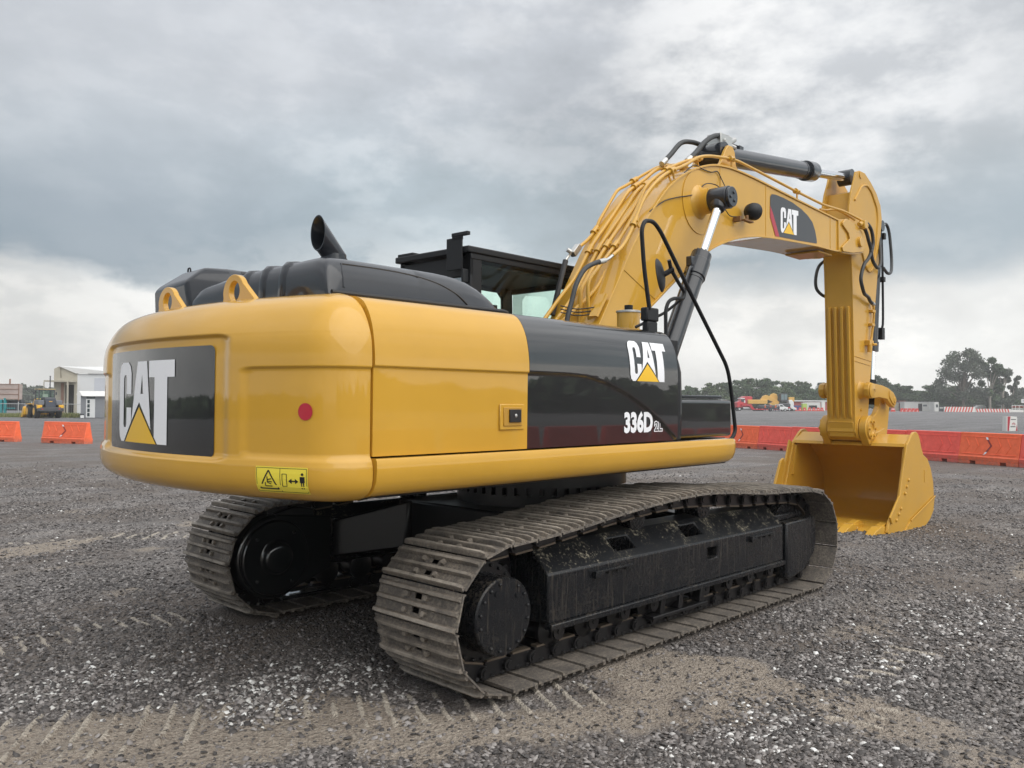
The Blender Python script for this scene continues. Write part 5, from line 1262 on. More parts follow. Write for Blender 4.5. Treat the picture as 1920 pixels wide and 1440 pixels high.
DKR = mat('dark_reflective_tape', (.25, .03, .03), .4)
def make_barrier(m_, sticker):
    root = empty('road_barrier')
    m = MB(); L = 1.02
    prof = [(-.22, .10), (-.235, .24), (-.20, .27), (-.085, .92), (-.085, .985), (-.07, 1.0), (.07, 1.0), (.085, .985), (.085, .92), (.20, .27), (.235, .24), (.22, .10)]
    m.prism(prof, -L, L, 'x')
    for xa, xb in ((-L, -.62), (-.42, .42), (.62, L)): m.box((xa, -.22, .0), (xb, .22, .10))
    o = m.build('barrier_body', m_, root, bevel=.012)
    m = MB()
    def face(x, z, out): y = -.20 + (z - .27) * (.115 / .65) - out; return (x, y, z)
    for cx in (-.72, -.40, .36, .68):
        m.tube([face(cx - .10, .84, .0), face(cx + .05, .58, .0)], .016, 6, 1); m.tube([face(cx + .05, .58, .0), face(cx - .10, .34, .0)], .010, 6, 1)
    m.tube([face(-.92, .87, .004), face(.92, .87, .004)], .012, 6, 1); m.tube([face(-.92, .33, .004), face(.92, .33, .004)], .012, 6, 1)
    m.build('ribs', m_, root)
    if sticker:
        m = MB()
        def quad(a, b, w_, mi): (x0, z0), (x1, z1) = a, b; m.add([face(x0 - w_, z0, .012), face(x0 + w_, z0, .012), face(x1 + w_, z1, .012), face(x1 - w_, z1, .012)], [(0, 1, 2, 3)], mi)
        quad((-.10, .88), (-.055, .79), .035, 1); quad((-.055, .79), (.09, .60), .03, 0); quad((.09, .60), (-.06, .40), .03, 0); quad((-.06, .40), (-.13, .31), .035, 1)
        m.build('reflective_chevron', [DKR, WHT], root, smooth=False)
    return root
b_o = make_barrier(ORG, True); b_r = make_barrier(ORR, False)
used = {}
def put_barrier(kind, p0, p1, label, group):
    src = b_o if kind == 'o' else b_r
    o = copy_tree(src) if used.get(kind) else src; used[kind] = 1
    p0, p1 = Vector(p0), Vector(p1); c = (p0 + p1) / 2; o.location = (c.x, c.y, ground_h(c.x, c.y) - .005)
    o.rotation_euler = (0, 0, atan2(p1.y - p0.y, p1.x - p0.x)); s = (p1 - p0).length / 2.06; o.scale = (s, 1, 1)
    tag(o, label, 'barrier', group); return o
GR1 = 'water filled barriers in the row behind the bucket'
A = Vector((27.65, 12.48)); B = Vector((24.44, 3.62)); C_ = Vector((23.55, 1.67))
back = (A - B) / 4.35; d0 = A + (A - B).normalized() * 2.1
rowp = [Vector((28.75, 16.1)), Vector((28.28, 14.25)), A + Vector((0, 0)), A + (B - A) * .233, A + (B - A) * .466, A + (B - A) * .70, A + (B - A) * .79, B, C_, C_ + (C_ - B), C_ + (C_ - B) * 2]
rowp = [A + (A - B).normalized() * 4.2, A + (A - B).normalized() * 2.1, A, A + (B - A) * .20, A + (B - A) * .393, A + (B - A) * .585, A + (B - A) * .775, B, C_, C_ + (C_ - B) * 1.0]
labs = ['bright orange barrier partly hidden behind the black tool box', 'bright orange barrier just right of the black tool box', 'faded red barrier left of the open bucket', 'faded red barrier behind the left bucket corner', None, None, None, 'faded red barrier with pale chevrons just right of the bucket', 'orange barrier with reflective chevron at the right of the row', 'red barrier cut off by the right edge of the photo']
put_barrier('o', rowp[0], rowp[1], labs[0], GR1); put_barrier('o', rowp[1], rowp[2], labs[1], GR1)
put_barrier('r', rowp[2], rowp[3], labs[2], GR1); put_barrier('r', rowp[3], rowp[4], 'faded red barrier directly behind the stick and bucket ears', GR1)
put_barrier('r', rowp[4], rowp[5], 'faded red barrier behind the bucket, right of the stick', GR1)
put_barrier('r', rowp[5], rowp[6], 'faded red barrier hidden by the right bucket wall, left of the pale chevron one', GR1)
put_barrier('r', B + (A - B).normalized() * 2.10, B, labs[7], GR1)
put_barrier('o', B, C_, labs[8], GR1); put_barrier('r', C_, C_ + (C_ - B), labs[9], GR1)
GR2 = 'water filled barriers left of the counterweight'
pl = [pos(-56, 41.6), pos(36, 40.6), pos(87, 39.7), pos(168, 38.3)]
put_barrier('o', pl[2].xy, pl[3].xy, 'orange barrier standing alone just left of the counterweight', GR2)
put_barrier('o', pl[0].xy, pl[1].xy, 'orange barrier cut off by the left edge of the photo', GR2)

# small far barriers, drawn in local axes: x to the right of the picture, y away
REDB = mat('red_barrier_plastic', (.62, .05, .04), .5); WHB = mat('white_barrier_plastic', (.72, .71, .68), .5)
def far_thing(name, px, D, label, cat, group=None, rz=0):
    p = pos(px, D); o = empty(name, p, VIEWRZ + rz, label, cat, group); return o
def fpart(root, name, m_, fn, bevel=0, **k):
    m = MB(); fn(m); return m.build(name, m_, root, bevel=bevel, **k)
fb = None
fx = [1483, 1491.5, 1500, 1508.5, 1517.5, 1526, 1534, 1541]
wh = [1483, 1500, 1517.5]
for i, px in enumerate(fx):
    lab = ['leftmost red barrier of the far row beside the lowboy trailer', 'second red barrier of the far row from the left', 'third red barrier of the far row from the left', 'fourth red barrier of the far row, before the green toilet', 'fifth red barrier of the far row, below the white cabin', 'third red barrier of the far row from its right end', 'second red barrier of the far row from its right end', 'rightmost red barrier of the far row beside the white post'][i]
    r = far_thing('far_barrier', px, 236, lab, 'barrier', 'red barriers by the far red building')
    fpart(r, 'barrier_body', REDB, lambda m: m.prism([(-.6, 0), (.6, 0), (.35, .45), (.30, 1.0), (-.30, 1.0), (-.35, .45)], -.2, .2, 'y'))
    fpart(r, 'white_band', WHB, lambda m: m.add([(-.25, -.205, .55), (-.05, -.205, .3), (.15, -.205, .3), (-.05, -.205, .55)], [(0, 1, 2, 3)]), smooth=False)
for i, px in enumerate([1691, 1698, 1705, 1712, 1719]):
    r = far_thing('far_barrier', px, 236, ['leftmost', 'second from left', 'middle', 'second from right', 'rightmost'][i] + ' of the five red barriers before the white container office', 'barrier', 'red barriers before the container office')
    fpart(r, 'barrier_body', REDB, lambda m: m.prism([(-.52, 0), (.52, 0), (.40, .45), (.36, .95), (-.36, .95), (-.40, .45)], -.2, .2, 'y'))
    fpart(r, 'white_band', WHB, lambda m: m.add([(-.08, -.205, 0.05), (.1, -.205, .05), (.16, -.205, .4), (-.0, -.205, .4)], [(0, 1, 2, 3)]), smooth=False)
for px, lab in ((1661, 'white and red barrier just right of the bucket linkage, far away'), (1674, 'small orange barrier by the far tan wall')):
    r = far_thing('far_barrier', px, 236, lab, 'barrier'); fpart(r, 'barrier_body', REDB, lambda m: m.prism([(-.7, 0), (.7, 0), (.5, .5), (.45, 1.0), (-.45, 1.0), (-.5, .5)], -.2, .2, 'y'))
    fpart(r, 'white_band', WHB, lambda m: m.box((-.45, -.21, .6), (.45, -.203, .8)))

def stripe_wall(px0, px1, D, h, label, skew, n, period):
    r = far_thing('striped_wall', (px0 + px1) / 2, D, label, 'wall'); W = (px1 - px0) * D / 1574.8
    fpart(r, 'wall_body', WHB, lambda m: m.box((-W / 2, -.15, 0), (W / 2, .15, h)))
    def st(m):
        x = -W / 2
        while x + abs(skew) + period * .5 < W / 2:
            q = [(x, 0), (x + period * .5, 0), (x + period * .5 + skew, h), (x + skew, h)] if skew > 0 else [(x - skew, 0), (x - skew + period * .5, 0), (x + period * .5, h), (x, h)]
            m.add([(a, -.155, b) for a, b in q], [(0, 1, 2, 3)]); x += period
    fpart(r, 'red_stripes', REDB, st, smooth=False)
stripe_wall(1770, 1828, 238, 1.45, 'taller red and white striped wall leaning right, far right', .45, 0, .82)
stripe_wall(1829, 1895, 238, .95, 'lower red and white striped wall at the far right', -.30, 0, .80)
# banner block
r = far_thing('banner_block', 1893, 69, 'white barrier wrapped in a banner with a red side stripe, alone on the yard', 'barrier')
fpart(r, 'block', WHB, lambda m: m.prism([(-.45, 0), (.45, 0), (.42, 1.18), (-.42, 1.22)], -.3, .3, 'y'), bevel=.01)
fpart(r, 'red_stripe', RED, lambda m: m.add([(-.38, -.305, .02), (-.25, -.305, .02), (-.12, -.305, 1.20), (-.36, -.305, 1.20)], [(0, 1, 2, 3)]), smooth=False)
fpart(r, 'red_edge', RED, lambda m: m.add([(.30, -.305, .02), (.44, -.305, .02), (.40, -.305, .6)], [(0, 1, 2)]), smooth=False)
fpart(r, 'print_lines', DGR, lambda m: (m.box((-.08, -.306, .93), (.32, -.302, .99)), m.box((-.12, -.306, .33), (.28, -.302, .40))), smooth=False)
text('emblem', 'rb', .34, lambda u, v: (-.02 + u, -.307, .50 + v), RED, r, off=.004)

# ================================================================== FAR RIGHT: vehicles and buildings
def c_(name, col, rough=.5, **k): return mat(name, col, rough, **k)
RDP = c_('red_truck_paint', (.50, .018, .03), .3, coat=.4); DTY = c_('tyre_rubber', (.02, .02, .02), .8); CHM = c_('polished_steel', (.55, .56, .57), .3, metal=.6)
WIN = c_('dark_window', (.03, .045, .05), .1); WHP = c_('white_paint', (.72, .73, .73), .4); ORV = c_('orange_vest', (.85, .16, .03), .7)
NVY = c_('navy_cloth', (.03, .04, .09), .8); SKN = c_('skin', (.35, .18, .11), .6); YLO = c_('loader_yellow', (.78, .42, .02), .4, coat=.3); DGY = c_('loader_dark_grey', (.045, .05, .058), .45)
def wheel(m, x, y, z, r, w_, mi=0, mj=1):
    m.cyl((x, y - w_ / 2, z), (x, y + w_ / 2, z), r, n=20, mi=mi); m.cyl((x, y - w_ / 2 - .02, z), (x, y + w_ / 2 + .02, z), r * .55, n=16, mi=mj)
S = 228.
t = far_thing('truck', 1392, S, 'red semi truck tractor with sleeper cab facing left', 'truck', rz=R(4))
fpart(t, 'cab', RDP, lambda m: m.prism([(-1.9, .9), (2.35, .9), (2.35, 3.75), (2.0, 3.95), (.2, 3.95), (-.6, 3.6), (-1.0, 2.6), (-1.9, 2.3)], -1.2, 1.2, 'y'), bevel=.08)
fpart(t, 'windscreen', WIN, lambda m: m.box((-.75, -1.21, 2.45), (.35, 1.21, 3.2)))
fpart(t, 'sun_visor', WHP, lambda m: m.box((-.95, -1.22, 3.25), (.25, 1.22, 3.5)))
fpart(t, 'mirror', WHP, lambda m: m.box((.0, -1.5, 2.2), (.25, -1.3, 2.9)))
fpart(t, 'fuel_tank', CHM, lambda m: m.cyl((-.3, -1.1, .75), (1.9, -1.1, .75), .35, n=16))
fpart(t, 'chassis', DTY, lambda m: m.box((-2.0, -.5, .6), (6.0, .5, .95)))
for x in (-1.2, 3.6, 5.1):
    for y in (-1.05, 1.05): fpart(t, 'wheel', [DTY, CHM], lambda m: wheel(m, x, y, .52, .52, .35))
tr = far_thing('lowboy_trailer', 1444, S, 'red lowboy trailer hitched behind the red tractor', 'trailer', rz=R(4))
fpart(tr, 'deck', RDP, lambda m: (m.prism([(-5.5, .35), (4.2, .35), (4.6, .8), (6.5, .8), (6.5, 1.1), (4.4, 1.1), (4.0, .6), (-4.8, .6), (-5.8, 1.75), (-8.2, 1.75), (-8.2, 1.4), (-6.2, 1.4)], -1.3, 1.3, 'y')))
for x in (4.9, 6.1):
    for y in (-1.0, 1.0): fpart(tr, 'wheel', [DTY, CHM], lambda m: wheel(m, x, y, .5, .5, .4))
FY = c_('faded_machine_yellow', (.62, .36, .07), .45)
e2 = far_thing('small_excavator', 1440, S, 'yellow excavator with folded boom loaded on the red trailer', 'excavator', rz=R(4))
fpart(e2, 'counterweight', FY, lambda m: m.box((-6.0, -1.3, 1.9), (-.6, 1.3, 3.05)), bevel=.12)
fpart(e2, 'boom', FY, lambda m: m.prism([(-2.4, 2.3), (-2.1, 3.2), (-1.4, 4.1), (-.5, 4.35), (.4, 4.0), (3.0, 2.6), (3.0, 2.1), (2.4, 2.0), (-.2, 3.1), (-.9, 2.4)], -.4, .4, 'y'), bevel=.05)
fpart(e2, 'stick', FY, lambda m: m.prism([(.5, 3.7), (1.0, 4.55), (1.8, 4.85), (2.6, 4.6), (2.95, 3.7), (2.75, 2.6), (1.6, 2.9)], .45, .9, 'y'), bevel=.05)
fpart(e2, 'bucket', FY, lambda m: m.prism([(.7, 1.5), (.2, 2.0), (1.4, 2.5), (2.7, 2.3), (2.7, 1.6)], -.7, .7, 'y'), bevel=.05)
fpart(e2, 'cab', [DGY], lambda m: m.box((3.1, -1.1, 2.6), (5.0, .6, 4.75)), bevel=.06)
for xw in (3.25, 4.15): fpart(e2, 'cab_window', c_('pale_cab_glass', (.16, .22, .23), .15), lambda m: m.box((xw, -1.13, 3.1), (xw + .72, -1.11, 4.55)))
fpart(e2, 'rear_body', FY, lambda m: m.box((5.3, -1.2, 2.55), (6.9, 1.2, 3.8)), bevel=.1)
fpart(e2, 'track', DGY, lambda m: (m.box((-3.2, -1.4, .7), (1.8, -.9, 1.65)), m.box((2.6, -1.4, 1.1), (6.6, -.8, 2.2))), bevel=.3)
pk = far_thing('pickup_truck', 1457, S - 8, 'white pickup with a dark load bed parked before the trailer', 'pickup', rz=R(6))
fpart(pk, 'body', WHP, lambda m: m.prism([(.3, .45), (2.6, .45), (2.6, 1.1), (1.7, 1.25), (1.1, 1.85), (.3, 1.9)], -.9, .9, 'y'), bevel=.06)
fpart(pk, 'window', WIN, lambda m: m.prism([(.45, 1.25), (1.45, 1.25), (1.05, 1.7), (.45, 1.75)], -.91, .91, 'y'))
fpart(pk, 'load_bed', DGY, lambda m: m.box((-2.6, -.9, .55), (.3, .9, 1.25)))
for x in (-1.6, 1.8):
    for y in (-.8, .8): fpart(pk, 'wheel', [DTY, CHM], lambda m: wheel(m, x, y, .38, .38, .25))
def person(px, D, label, rz=0, lean=0, top=ORV):
    r = far_thing('person', px, D, label, 'person', None, rz)
    m = MB(); 
    bm = bmesh.new(); J = {'p': (0, 0, .92), 'c': (lean * .5, 0, 1.30), 'n': (lean, 0, 1.50), 'h': (lean * 1.15, 0, 1.68), 'ls': (lean, .19, 1.42), 'le': (lean + .05, .26, 1.15), 'lh': (lean + .12, .24, .92), 'rs': (lean, -.19, 1.42), 're': (lean + .08, -.26, 1.15), 'rh': (lean + .2, -.24, .98),
         'll': (0, .10, .88), 'lk': (.03, .11, .48), 'lf': (-.02, .11, .06), 'rl': (0, -.10, .88), 'rk': (.05, -.11, .48), 'rf': (.03, -.11, .06), 'lt': (.10, .12, .03), 'rt': (.16, -.12, .03)}
    rad = {'p': .15, 'c': .17, 'n': .075, 'h': .105, 'ls': .08, 'le': .055, 'lh': .045, 'rs': .08, 're': .055, 'rh': .045, 'll': .10, 'lk': .07, 'lf': .05, 'rl': .10, 'rk': .07, 'rf': .05, 'lt': .04, 'rt': .04}
    E_ = ['pc', 'cn', 'nh', ('c', 'ls'), ('ls', 'le'), ('le', 'lh'), ('c', 'rs'), ('rs', 're'), ('re', 'rh'), ('p', 'll'), ('ll', 'lk'), ('lk', 'lf'), ('lf', 'lt'), ('p', 'rl'), ('rl', 'rk'), ('rk', 'rf'), ('rf', 'rt')]
    ks = list(J); me = bpy.data.meshes.new('body'); me.from_pydata([J[k] for k in ks], [(ks.index(e[0]), ks.index(e[1])) for e in E_], [])
    o = bpy.data.objects.new('body', me); COL.objects.link(o); o.modifiers.new('s', 'SKIN')
    for i, k in enumerate(ks): me.skin_vertices[0].data[i].radius = (rad[k] * 1, rad[k] * (.8 if k in 'pc' else 1)); me.skin_vertices[0].data[i].use_root = (k == 'p')
    s2 = o.modifiers.new('ss', 'SUBSURF'); s2.levels = 1; s2.render_levels = 1
    bpy.context.view_layer.update(); me2 = bpy.data.meshes.new_from_object(o.evaluated_get(bpy.context.evaluated_depsgraph_get())); bpy.data.objects.remove(o)
    me2.materials.clear(); [me2.materials.append(q) for q in (NVY, top, SKN)]
    for p in me2.polygons: z = p.center.z; p.material_index = 0 if z < .95 else (2 if z > 1.52 or (abs(p.center.y) > .2 and z < 1.08) else 1); p.use_smooth = True
    b = bpy.data.objects.new('body', me2); COL.objects.link(b); b.parent = r
    fpart(r, 'hard_hat', WHP, lambda m: (m.sphere((J['h'][0], 0, 1.75), .125, 12, 0, (1.05, 1, .7)),)); return r
person(1434.5, S - 9, 'worker in an orange vest standing beside the red trailer')
person(1443.5, S - 9, 'worker in a red top leaning by the pickup bed', 0, .2, RDP)
person(1453.5, S - 10, 'worker in orange crouching at the white pickup cab', 0, .15)
person(1460.5, S - 10, 'worker in dark blue standing at the white pickup door', 0, 0, NVY)
m = far_thing('white_tank', 1482.5, S, 'white rounded trailer nose beside the lowboy, far away', 'tank')
fpart(m, 'tank_body', WHP, lambda k: k.prism([(-.9, 3.0), (.0, 3.1), (.55, 2.4), (.5, 1.2), (1.3, .7), (1.2, .3), (-.2, .7), (-.6, 1.4)], -1, 1, 'y'), bevel=.1)

WAL = c_('white_wall', (.62, .62, .60), .7, var=.06, vscale=.4); BRK = c_('red_wall', (.42, .07, .06), .7); BLU = c_('blue_wall', (.05, .07, .22), .7); DKO = c_('dark_opening', (.012, .012, .012), .9)
TAN = c_('tan_wall', (.42, .38, .30), .8); ROF = c_('pale_metal_roof', (.68, .68, .67), .5); RRF = c_('red_tile_roof', (.34, .10, .08), .8); LIM = c_('lime_plastic', (.40, .55, .10), .5)
def bld(px0, px1, D, h, label, m_, depth=8, name='building', cat='building', part='wall'):
    r = far_thing(name, (px0 + px1) / 2, D, label, cat); W = (px1 - px0) * D / 1574.8
    fpart(r, part, m_, lambda m: m.box((-W / 2, 0, 0), (W / 2, depth, h))); return r, W
r, W = bld(1481, 1556, 262, 2.6, 'long low red and blue building with a flat white roof behind the far barriers', BRK, 6)
fpart(r, 'roof', ROF, lambda m: m.box((-W / 2 - .4, -.8, 2.75), (W / 2 + .4, 6.5, 3.1)))
fpart(r, 'blue_dado', BLU, lambda m: m.box((-W / 2 + 1.0, -.03, .0), (W / 2 - 6.5, 0, 1.5)))
r = far_thing('portable_toilet', 1509, 250, 'lime green portable toilet with a white roof by the far building', 'toilet'); fpart(r, 'cabin', LIM, lambda m: m.box((-.65, 0, 0), (.65, 1.2, 2.1))); fpart(r, 'roof', WHB, lambda m: m.box((-.7, -.05, 2.1), (.7, 1.25, 2.35)))
r, W = bld(1513, 1538, 252, 2.5, 'small white cabin with a wide dark opening beside the lime toilet', WAL, 3); fpart(r, 'opening', DKO, lambda m: m.box((-W / 2 + .6, -.03, .6), (W / 2 - 1.0, .0, 1.55)))
r, W = bld(1541, 1547, 248, 2.6, 'white square gate post at the right end of the far red barriers', WHB, .9, 'gate_post', 'post', 'post_body'); fpart(r, 'cap', ROF, lambda m: m.box((-W / 2 - .06, -.06, 2.6), (W / 2 + .06, .96, 2.68)))
r, W = bld(1696, 1758, 258, 2.75, 'long white container office with grey windows and a dark door', WAL, 3)
fpart(r, 'door', DKO, lambda m: m.box((-.9, -.04, 0), (.3, 0, 2.3)))
for x in (.6, 2.9): fpart(r, 'window', c_('grey_window', (.14, .16, .17), .2), lambda m: m.box((x, -.04, 1.45), (x + 1.2, 0, 2.0)))
fpart(r, 'roof', ROF, lambda m: m.box((-W / 2 - .1, -.1, 2.75), (W / 2 + .1, 3.1, 2.86)))
r, W = bld(1752, 1760, 250, 2.75, 'short white kiosk at the right end of the container office', WAL, 3); fpart(r, 'window', WIN, lambda m: m.box((-.2, -.04, 1.2), (.4, 0, 2.1)))
r, W = bld(1759, 1771, 252, 1.6, 'low dark shed left of the striped wall', DGY, 3); fpart(r, 'window', WHB, lambda m: m.box((-.5, -.04, .9), (.5, 0, 1.2)))
r, W = bld(1690, 1732, 285, 3.9, 'house with a red roof behind the container office', c_('cream_wall', (.60, .56, .50), .8), 8); fpart(r, 'roof', RRF, lambda m: m.prism([(-1, 3.7), (9, 3.7), (4, 5.0)], -W / 2 - .3, W / 2 + .3, 'x'))
fpart(r, 'parapet', WHB, lambda m: m.box((-W / 2, -.2, 4.6), (W / 2, 0, 5.3)))
r, W = bld(1673, 1686, 262, 2.4, 'small tan shed behind the far orange barrier', TAN, 4); fpart(r, 'roof', ROF, lambda m: m.box((-W / 2 - .2, -.2, 2.4), (W / 2 + .2, 4.2, 2.5)))
r, W = bld(1685, 1697, 262, 3.0, 'brown shed between the tan shed and the white container office', c_('brown_wall', (.16, .08, .07), .8), 4); fpart(r, 'roof', RRF, lambda m: m.box((-W / 2 - .2, -.2, 3.0), (W / 2 + .2, 4.2, 3.15)))
r = far_thing('shelter', 1843, 255, 'white rounded shelter roof behind the lower striped wall', 'shelter'); fpart(r, 'cover', WHP, lambda m: m.prism([(-2.6, 1.0), (-2.5, 1.5), (-1.5, 1.75), (1.0, 1.6), (2.6, 1.1), (2.6, 1.0)], -1, 1, 'y'), bevel=.1)
r = far_thing('barrier_fence', 1908, 244, 'red and white railing at the far right edge', 'fence')
for z, mm in ((1.9, WHB), (1.45, REDB), (.9, WHB)): fpart(r, 'rail', mm, lambda m: m.box((-1.8, -.04, z), (2.5, .04, z + .14)))
for x in (-1.7, -.7, .5, 1.8): fpart(r, 'post', WHB, lambda m: m.box((x, -.05, 0), (x + .12, .05, 2.0)))
fpart(r, 'base_board', WHB, lambda m: m.box((-2.0, -.1, 0), (2.5, .1, .7)))
r = far_thing('sign', 1918, 236, 'white rectangular sign on a pole at the right edge', 'sign'); fpart(r, 'pole', DGY, lambda m: m.cyl((.2, 0, 0), (.2, 0, 2.9), .05, n=8)); fpart(r, 'board', WHP, lambda m: m.box((-.5, -.05, 2.7), (1.0, -.02, 3.75))); fpart(r, 'lettering', DGR, lambda m: (m.box((-.15, -.06, 3.35), (.6, -.051, 3.45)), m.box((-.1, -.06, 3.05), (.5, -.051, 3.13))))
r = far_thing('wire_fence', 1862, 262, 'thin grey wire fence before the slender trees', 'fence')
for i in range(12): fpart(r, 'post', CHM, lambda m: m.cyl((-13 + i * 2.6, 0, 0), (-13 + i * 2.6, 0, 2.0), .06, n=6))
fpart(r, 'wire', CHM, lambda m: (m.cyl((-13, 0, 1.95), (15.6, 0, 1.95), .025, n=5), m.cyl((-13, 0, 1.0), (15.6, 0, 1.0), .015, n=5)))
# church dome
r = far_thing('church_dome', 1532, 520, 'pale church dome rising over the tree line', 'church', None)
fpart(r, 'dome', c_('pale_dome', (.55, .55, .55), .6), lambda m: m.lathe((0, 0, 0), (0, 0, 1), [(0, 6), (7.0, 6), (7.2, 7.5), (7.6, 6.6), (9.0, 5.4), (10.4, 3.2), (11.0, 1.2), (12.6, 1.0), (13.2, .2), (15.0, .12)], 24))

# ================================================================== FAR LEFT
CRM = c_('cream_sheet_wall', (.42, .39, .32), .7, var=.12, vscale=.5); WSH = c_('white_sheet_wall', (.70, .71, .72), .6, var=.05, vscale=.5); RUS = c_('rusty_sheet', (.28, .17, .13), .8, var=.25, vscale=.6); TEA = c_('teal_steel', (.02, .26, .28), .6); GRW = c_('grey_render', (.24, .25, .27), .8, var=.06)
w_h = far_thing('warehouse', 128, 116, 'cream and white sheet metal warehouse with a tall dark doorway', 'building', rz=0)
k_ = 116 / 1574.8
def WX(px): return (px - 128) * k_
fpart(w_h, 'gable_wall', CRM, lambda m: m.prism([(WX(101), 0), (WX(145), 0), (WX(145), 5.65), (WX(111), 6.60), (WX(101), 6.25)], 0, .25, 'y'))
fpart(w_h, 'side_wall', WSH, lambda m: m.prism([(WX(145), .0), (WX(245), .0), (WX(245), .2), (WX(145), .2)], 0, 5.55, 'z'))
fpart(w_h, 'back_wall', WSH, lambda m: m.box((WX(101), 10, 0), (WX(245), 10.2, 5.5)))
fpart(w_h, 'roof', ROF, lambda m: m.add([(WX(145) - .1, -.3, 5.62), (WX(250), -.3, 5.55), (WX(250), 5.0, 6.75), (WX(111), 5.0, 6.75), (WX(111), -.3, 6.62), (WX(250), 10.4, 5.5), (WX(101), 10.4, 5.5)], [(0, 1, 2, 3, 4), (3, 2, 5, 6)]), smooth=False)
fpart(w_h, 'doorway', DKO, lambda m: m.box((WX(123.5), -.06, 0), (WX(139), 0, 4.05)))
fpart(w_h, 'door_leaf', RUS, lambda m: m.box((WX(115), -.10, 0), (WX(120), -.02, 4.3)))
fpart(w_h, 'canopy', CRM, lambda m: (m.box((WX(97), -2.0, 4.4), (WX(144), 0, 4.62)), m.box((WX(139.5), -2.0, 0), (WX(142), -1.85, 4.4)), m.box((WX(96.5), -2.0, 0), (WX(97.3), -1.85, 4.4))))
fpart(w_h, 'stain', c_('dark_stain', (.20, .18, .14), .8), lambda m: m.prism([(WX(113), 5.0), (WX(115.5), 5.0), (WX(114.5), 5.7), (WX(114.5), 6.4), (WX(112.8), 6.4), (WX(112.8), 5.6)], -.02, 0, 'y'), smooth=False)
fpart(w_h, 'grey_panel', c_('lilac_sheet', (.55, .57, .62), .6), lambda m: m.box((WX(177), -.04, 0), (WX(240), 0, 5.0)))
sh = far_thing('guard_shack', 172, 93, 'small grey guard hut with white gable roof and white glazed door', 'hut', rz=0); k2 = 93 / 1574.8
def SX(px): return (px - 172) * k2
fpart(sh, 'wall', GRW, lambda m: m.box((SX(152), 0, 0), (SX(200), 3.2, 2.55)))
fpart(sh, 'roof', ROF, lambda m: m.add([(SX(146), -.35, 2.60), (SX(151.5), -.35, 3.0), (SX(158), -.35, 2.45), (SX(200), -.35, 2.45), (SX(200), 1.6, 3.0), (SX(151.5), 1.6, 3.0), (SX(158), -.3, 2.38), (SX(200), -.3, 2.38), (SX(146), 3.4, 2.60), (SX(151.5), 3.4, 3.0), (SX(200), 3.4, 2.6)], [(2, 3, 4, 1), (0, 2, 1), (2, 6, 7, 3), (1, 4, 10, 9), (0, 1, 9, 8)]), smooth=False)
DRp = fpart(sh, 'door', WHP, lambda m: m.box((SX(162.5), -.06, .03), (SX(179), 0, 2.12)))
fpart(DRp, 'glazing', WIN, lambda m: [m.box((SX(165), -.075, .2 + i * .48), (SX(169.5), -.062, .58 + i * .48)) for i in range(4)])
fpart(sh, 'transom', WIN, lambda m: m.box((SX(163), -.04, 2.16), (SX(179), 0, 2.42)))
fpart(sh, 'slab', DGY, lambda m: m.box((SX(146), -.9, 0), (SX(200), 0, .06)))
r = far_thing('storage_container', 155, 91.5, 'small black and white container beside the guard hut door', 'container'); fpart(r, 'container_body', [DGY, WHP], lambda m: (m.lathe((0, 0, 0), (0, 0, 1), [(0, .17), (.4, .20), (.42, .21), (.5, .2), (.52, .05)], 16), m.lathe((0, -.02, .05), (0, 0, 1), [(0, .19), (.3, .2)], 12, 1)))
ru = far_thing('rusty_hopper', 12, 105, 'rust streaked sheet metal hopper on teal steel legs at the left edge', 'hopper'); k3 = 105 / 1574.8
fpart(ru, 'hopper_box', c_('pale_rust_sheet', (.44, .36, .33), .8, var=.2, vscale=.5), lambda m: m.prism([(-3.2, 2.0), (1.55, 2.0), (1.55, 3.9), (-3.2, 3.95)], 0, .8, 'y'))
for z in (2.0, 2.6, 3.25, 3.86): fpart(ru, 'rail', RUS, lambda m: m.box((-3.2, -.06, z), (1.6, .0, z + .07)))
fpart(ru, 'corner_post', RUS, lambda m: m.box((1.55, -.08, .0 + 1.8), (1.63, .0, 3.95)))
fpart(ru, 'underframe', DGY, lambda m: m.box((-3.2, .6, .6), (1.5, 1.4, 1.9)))
for x in (-.72, -.25): fpart(ru, 'leg', TEA, lambda m: m.box((x, -.1, 0), (x + .22, .2, 2.3 - abs(x + .4))))
fpart(ru, 'chimney', RUS, lambda m: m.cyl((-.75, 2, 3.9), (-.75, 2, 4.6), .1, n=10))
fpart(ru, 'step', TEA, lambda m: m.box((-.1, -.15, .85), (1.1, .1, .95)))
# chain link fence
fe = far_thing('chain_link_fence', 76, 98, 'grey chain link fence behind the wheel loader', 'fence'); k4 = 98 / 1574.8
for px in (-30, 35, 60, 128, 176): fpart(fe, 'post', CHM, lambda m: m.cyl(((px - 76) * k4, 0, 0), ((px - 76) * k4, 0, 1.75), .05, n=8))
fpart(fe, 'top_rail', CHM, lambda m: m.cyl(((-30 - 76) * k4, 0, 1.5), ((176 - 76) * k4, 0, 1.5), .035, n=8))
def wire(m):
    for i in range(60):
        x = (-30 - 76) * k4 + i * .214; m.box((x, -.004, .05), (x + .008, .004, 1.5))
fpart(fe, 'wire_mesh', CHM, wire, smooth=False)
pl_ = far_thing('pole', 94, 112, 'thin dark pole left of the warehouse', 'pole'); fpart(pl_, 'shaft', DGY, lambda m: m.cyl((0, 0, 0), (0, 0, 5.1), .07, n=8)); fpart(pl_, 'cap', DGY, lambda m: m.cyl((0, 0, 5.1), (0, 0, 5.16), .09, n=8))
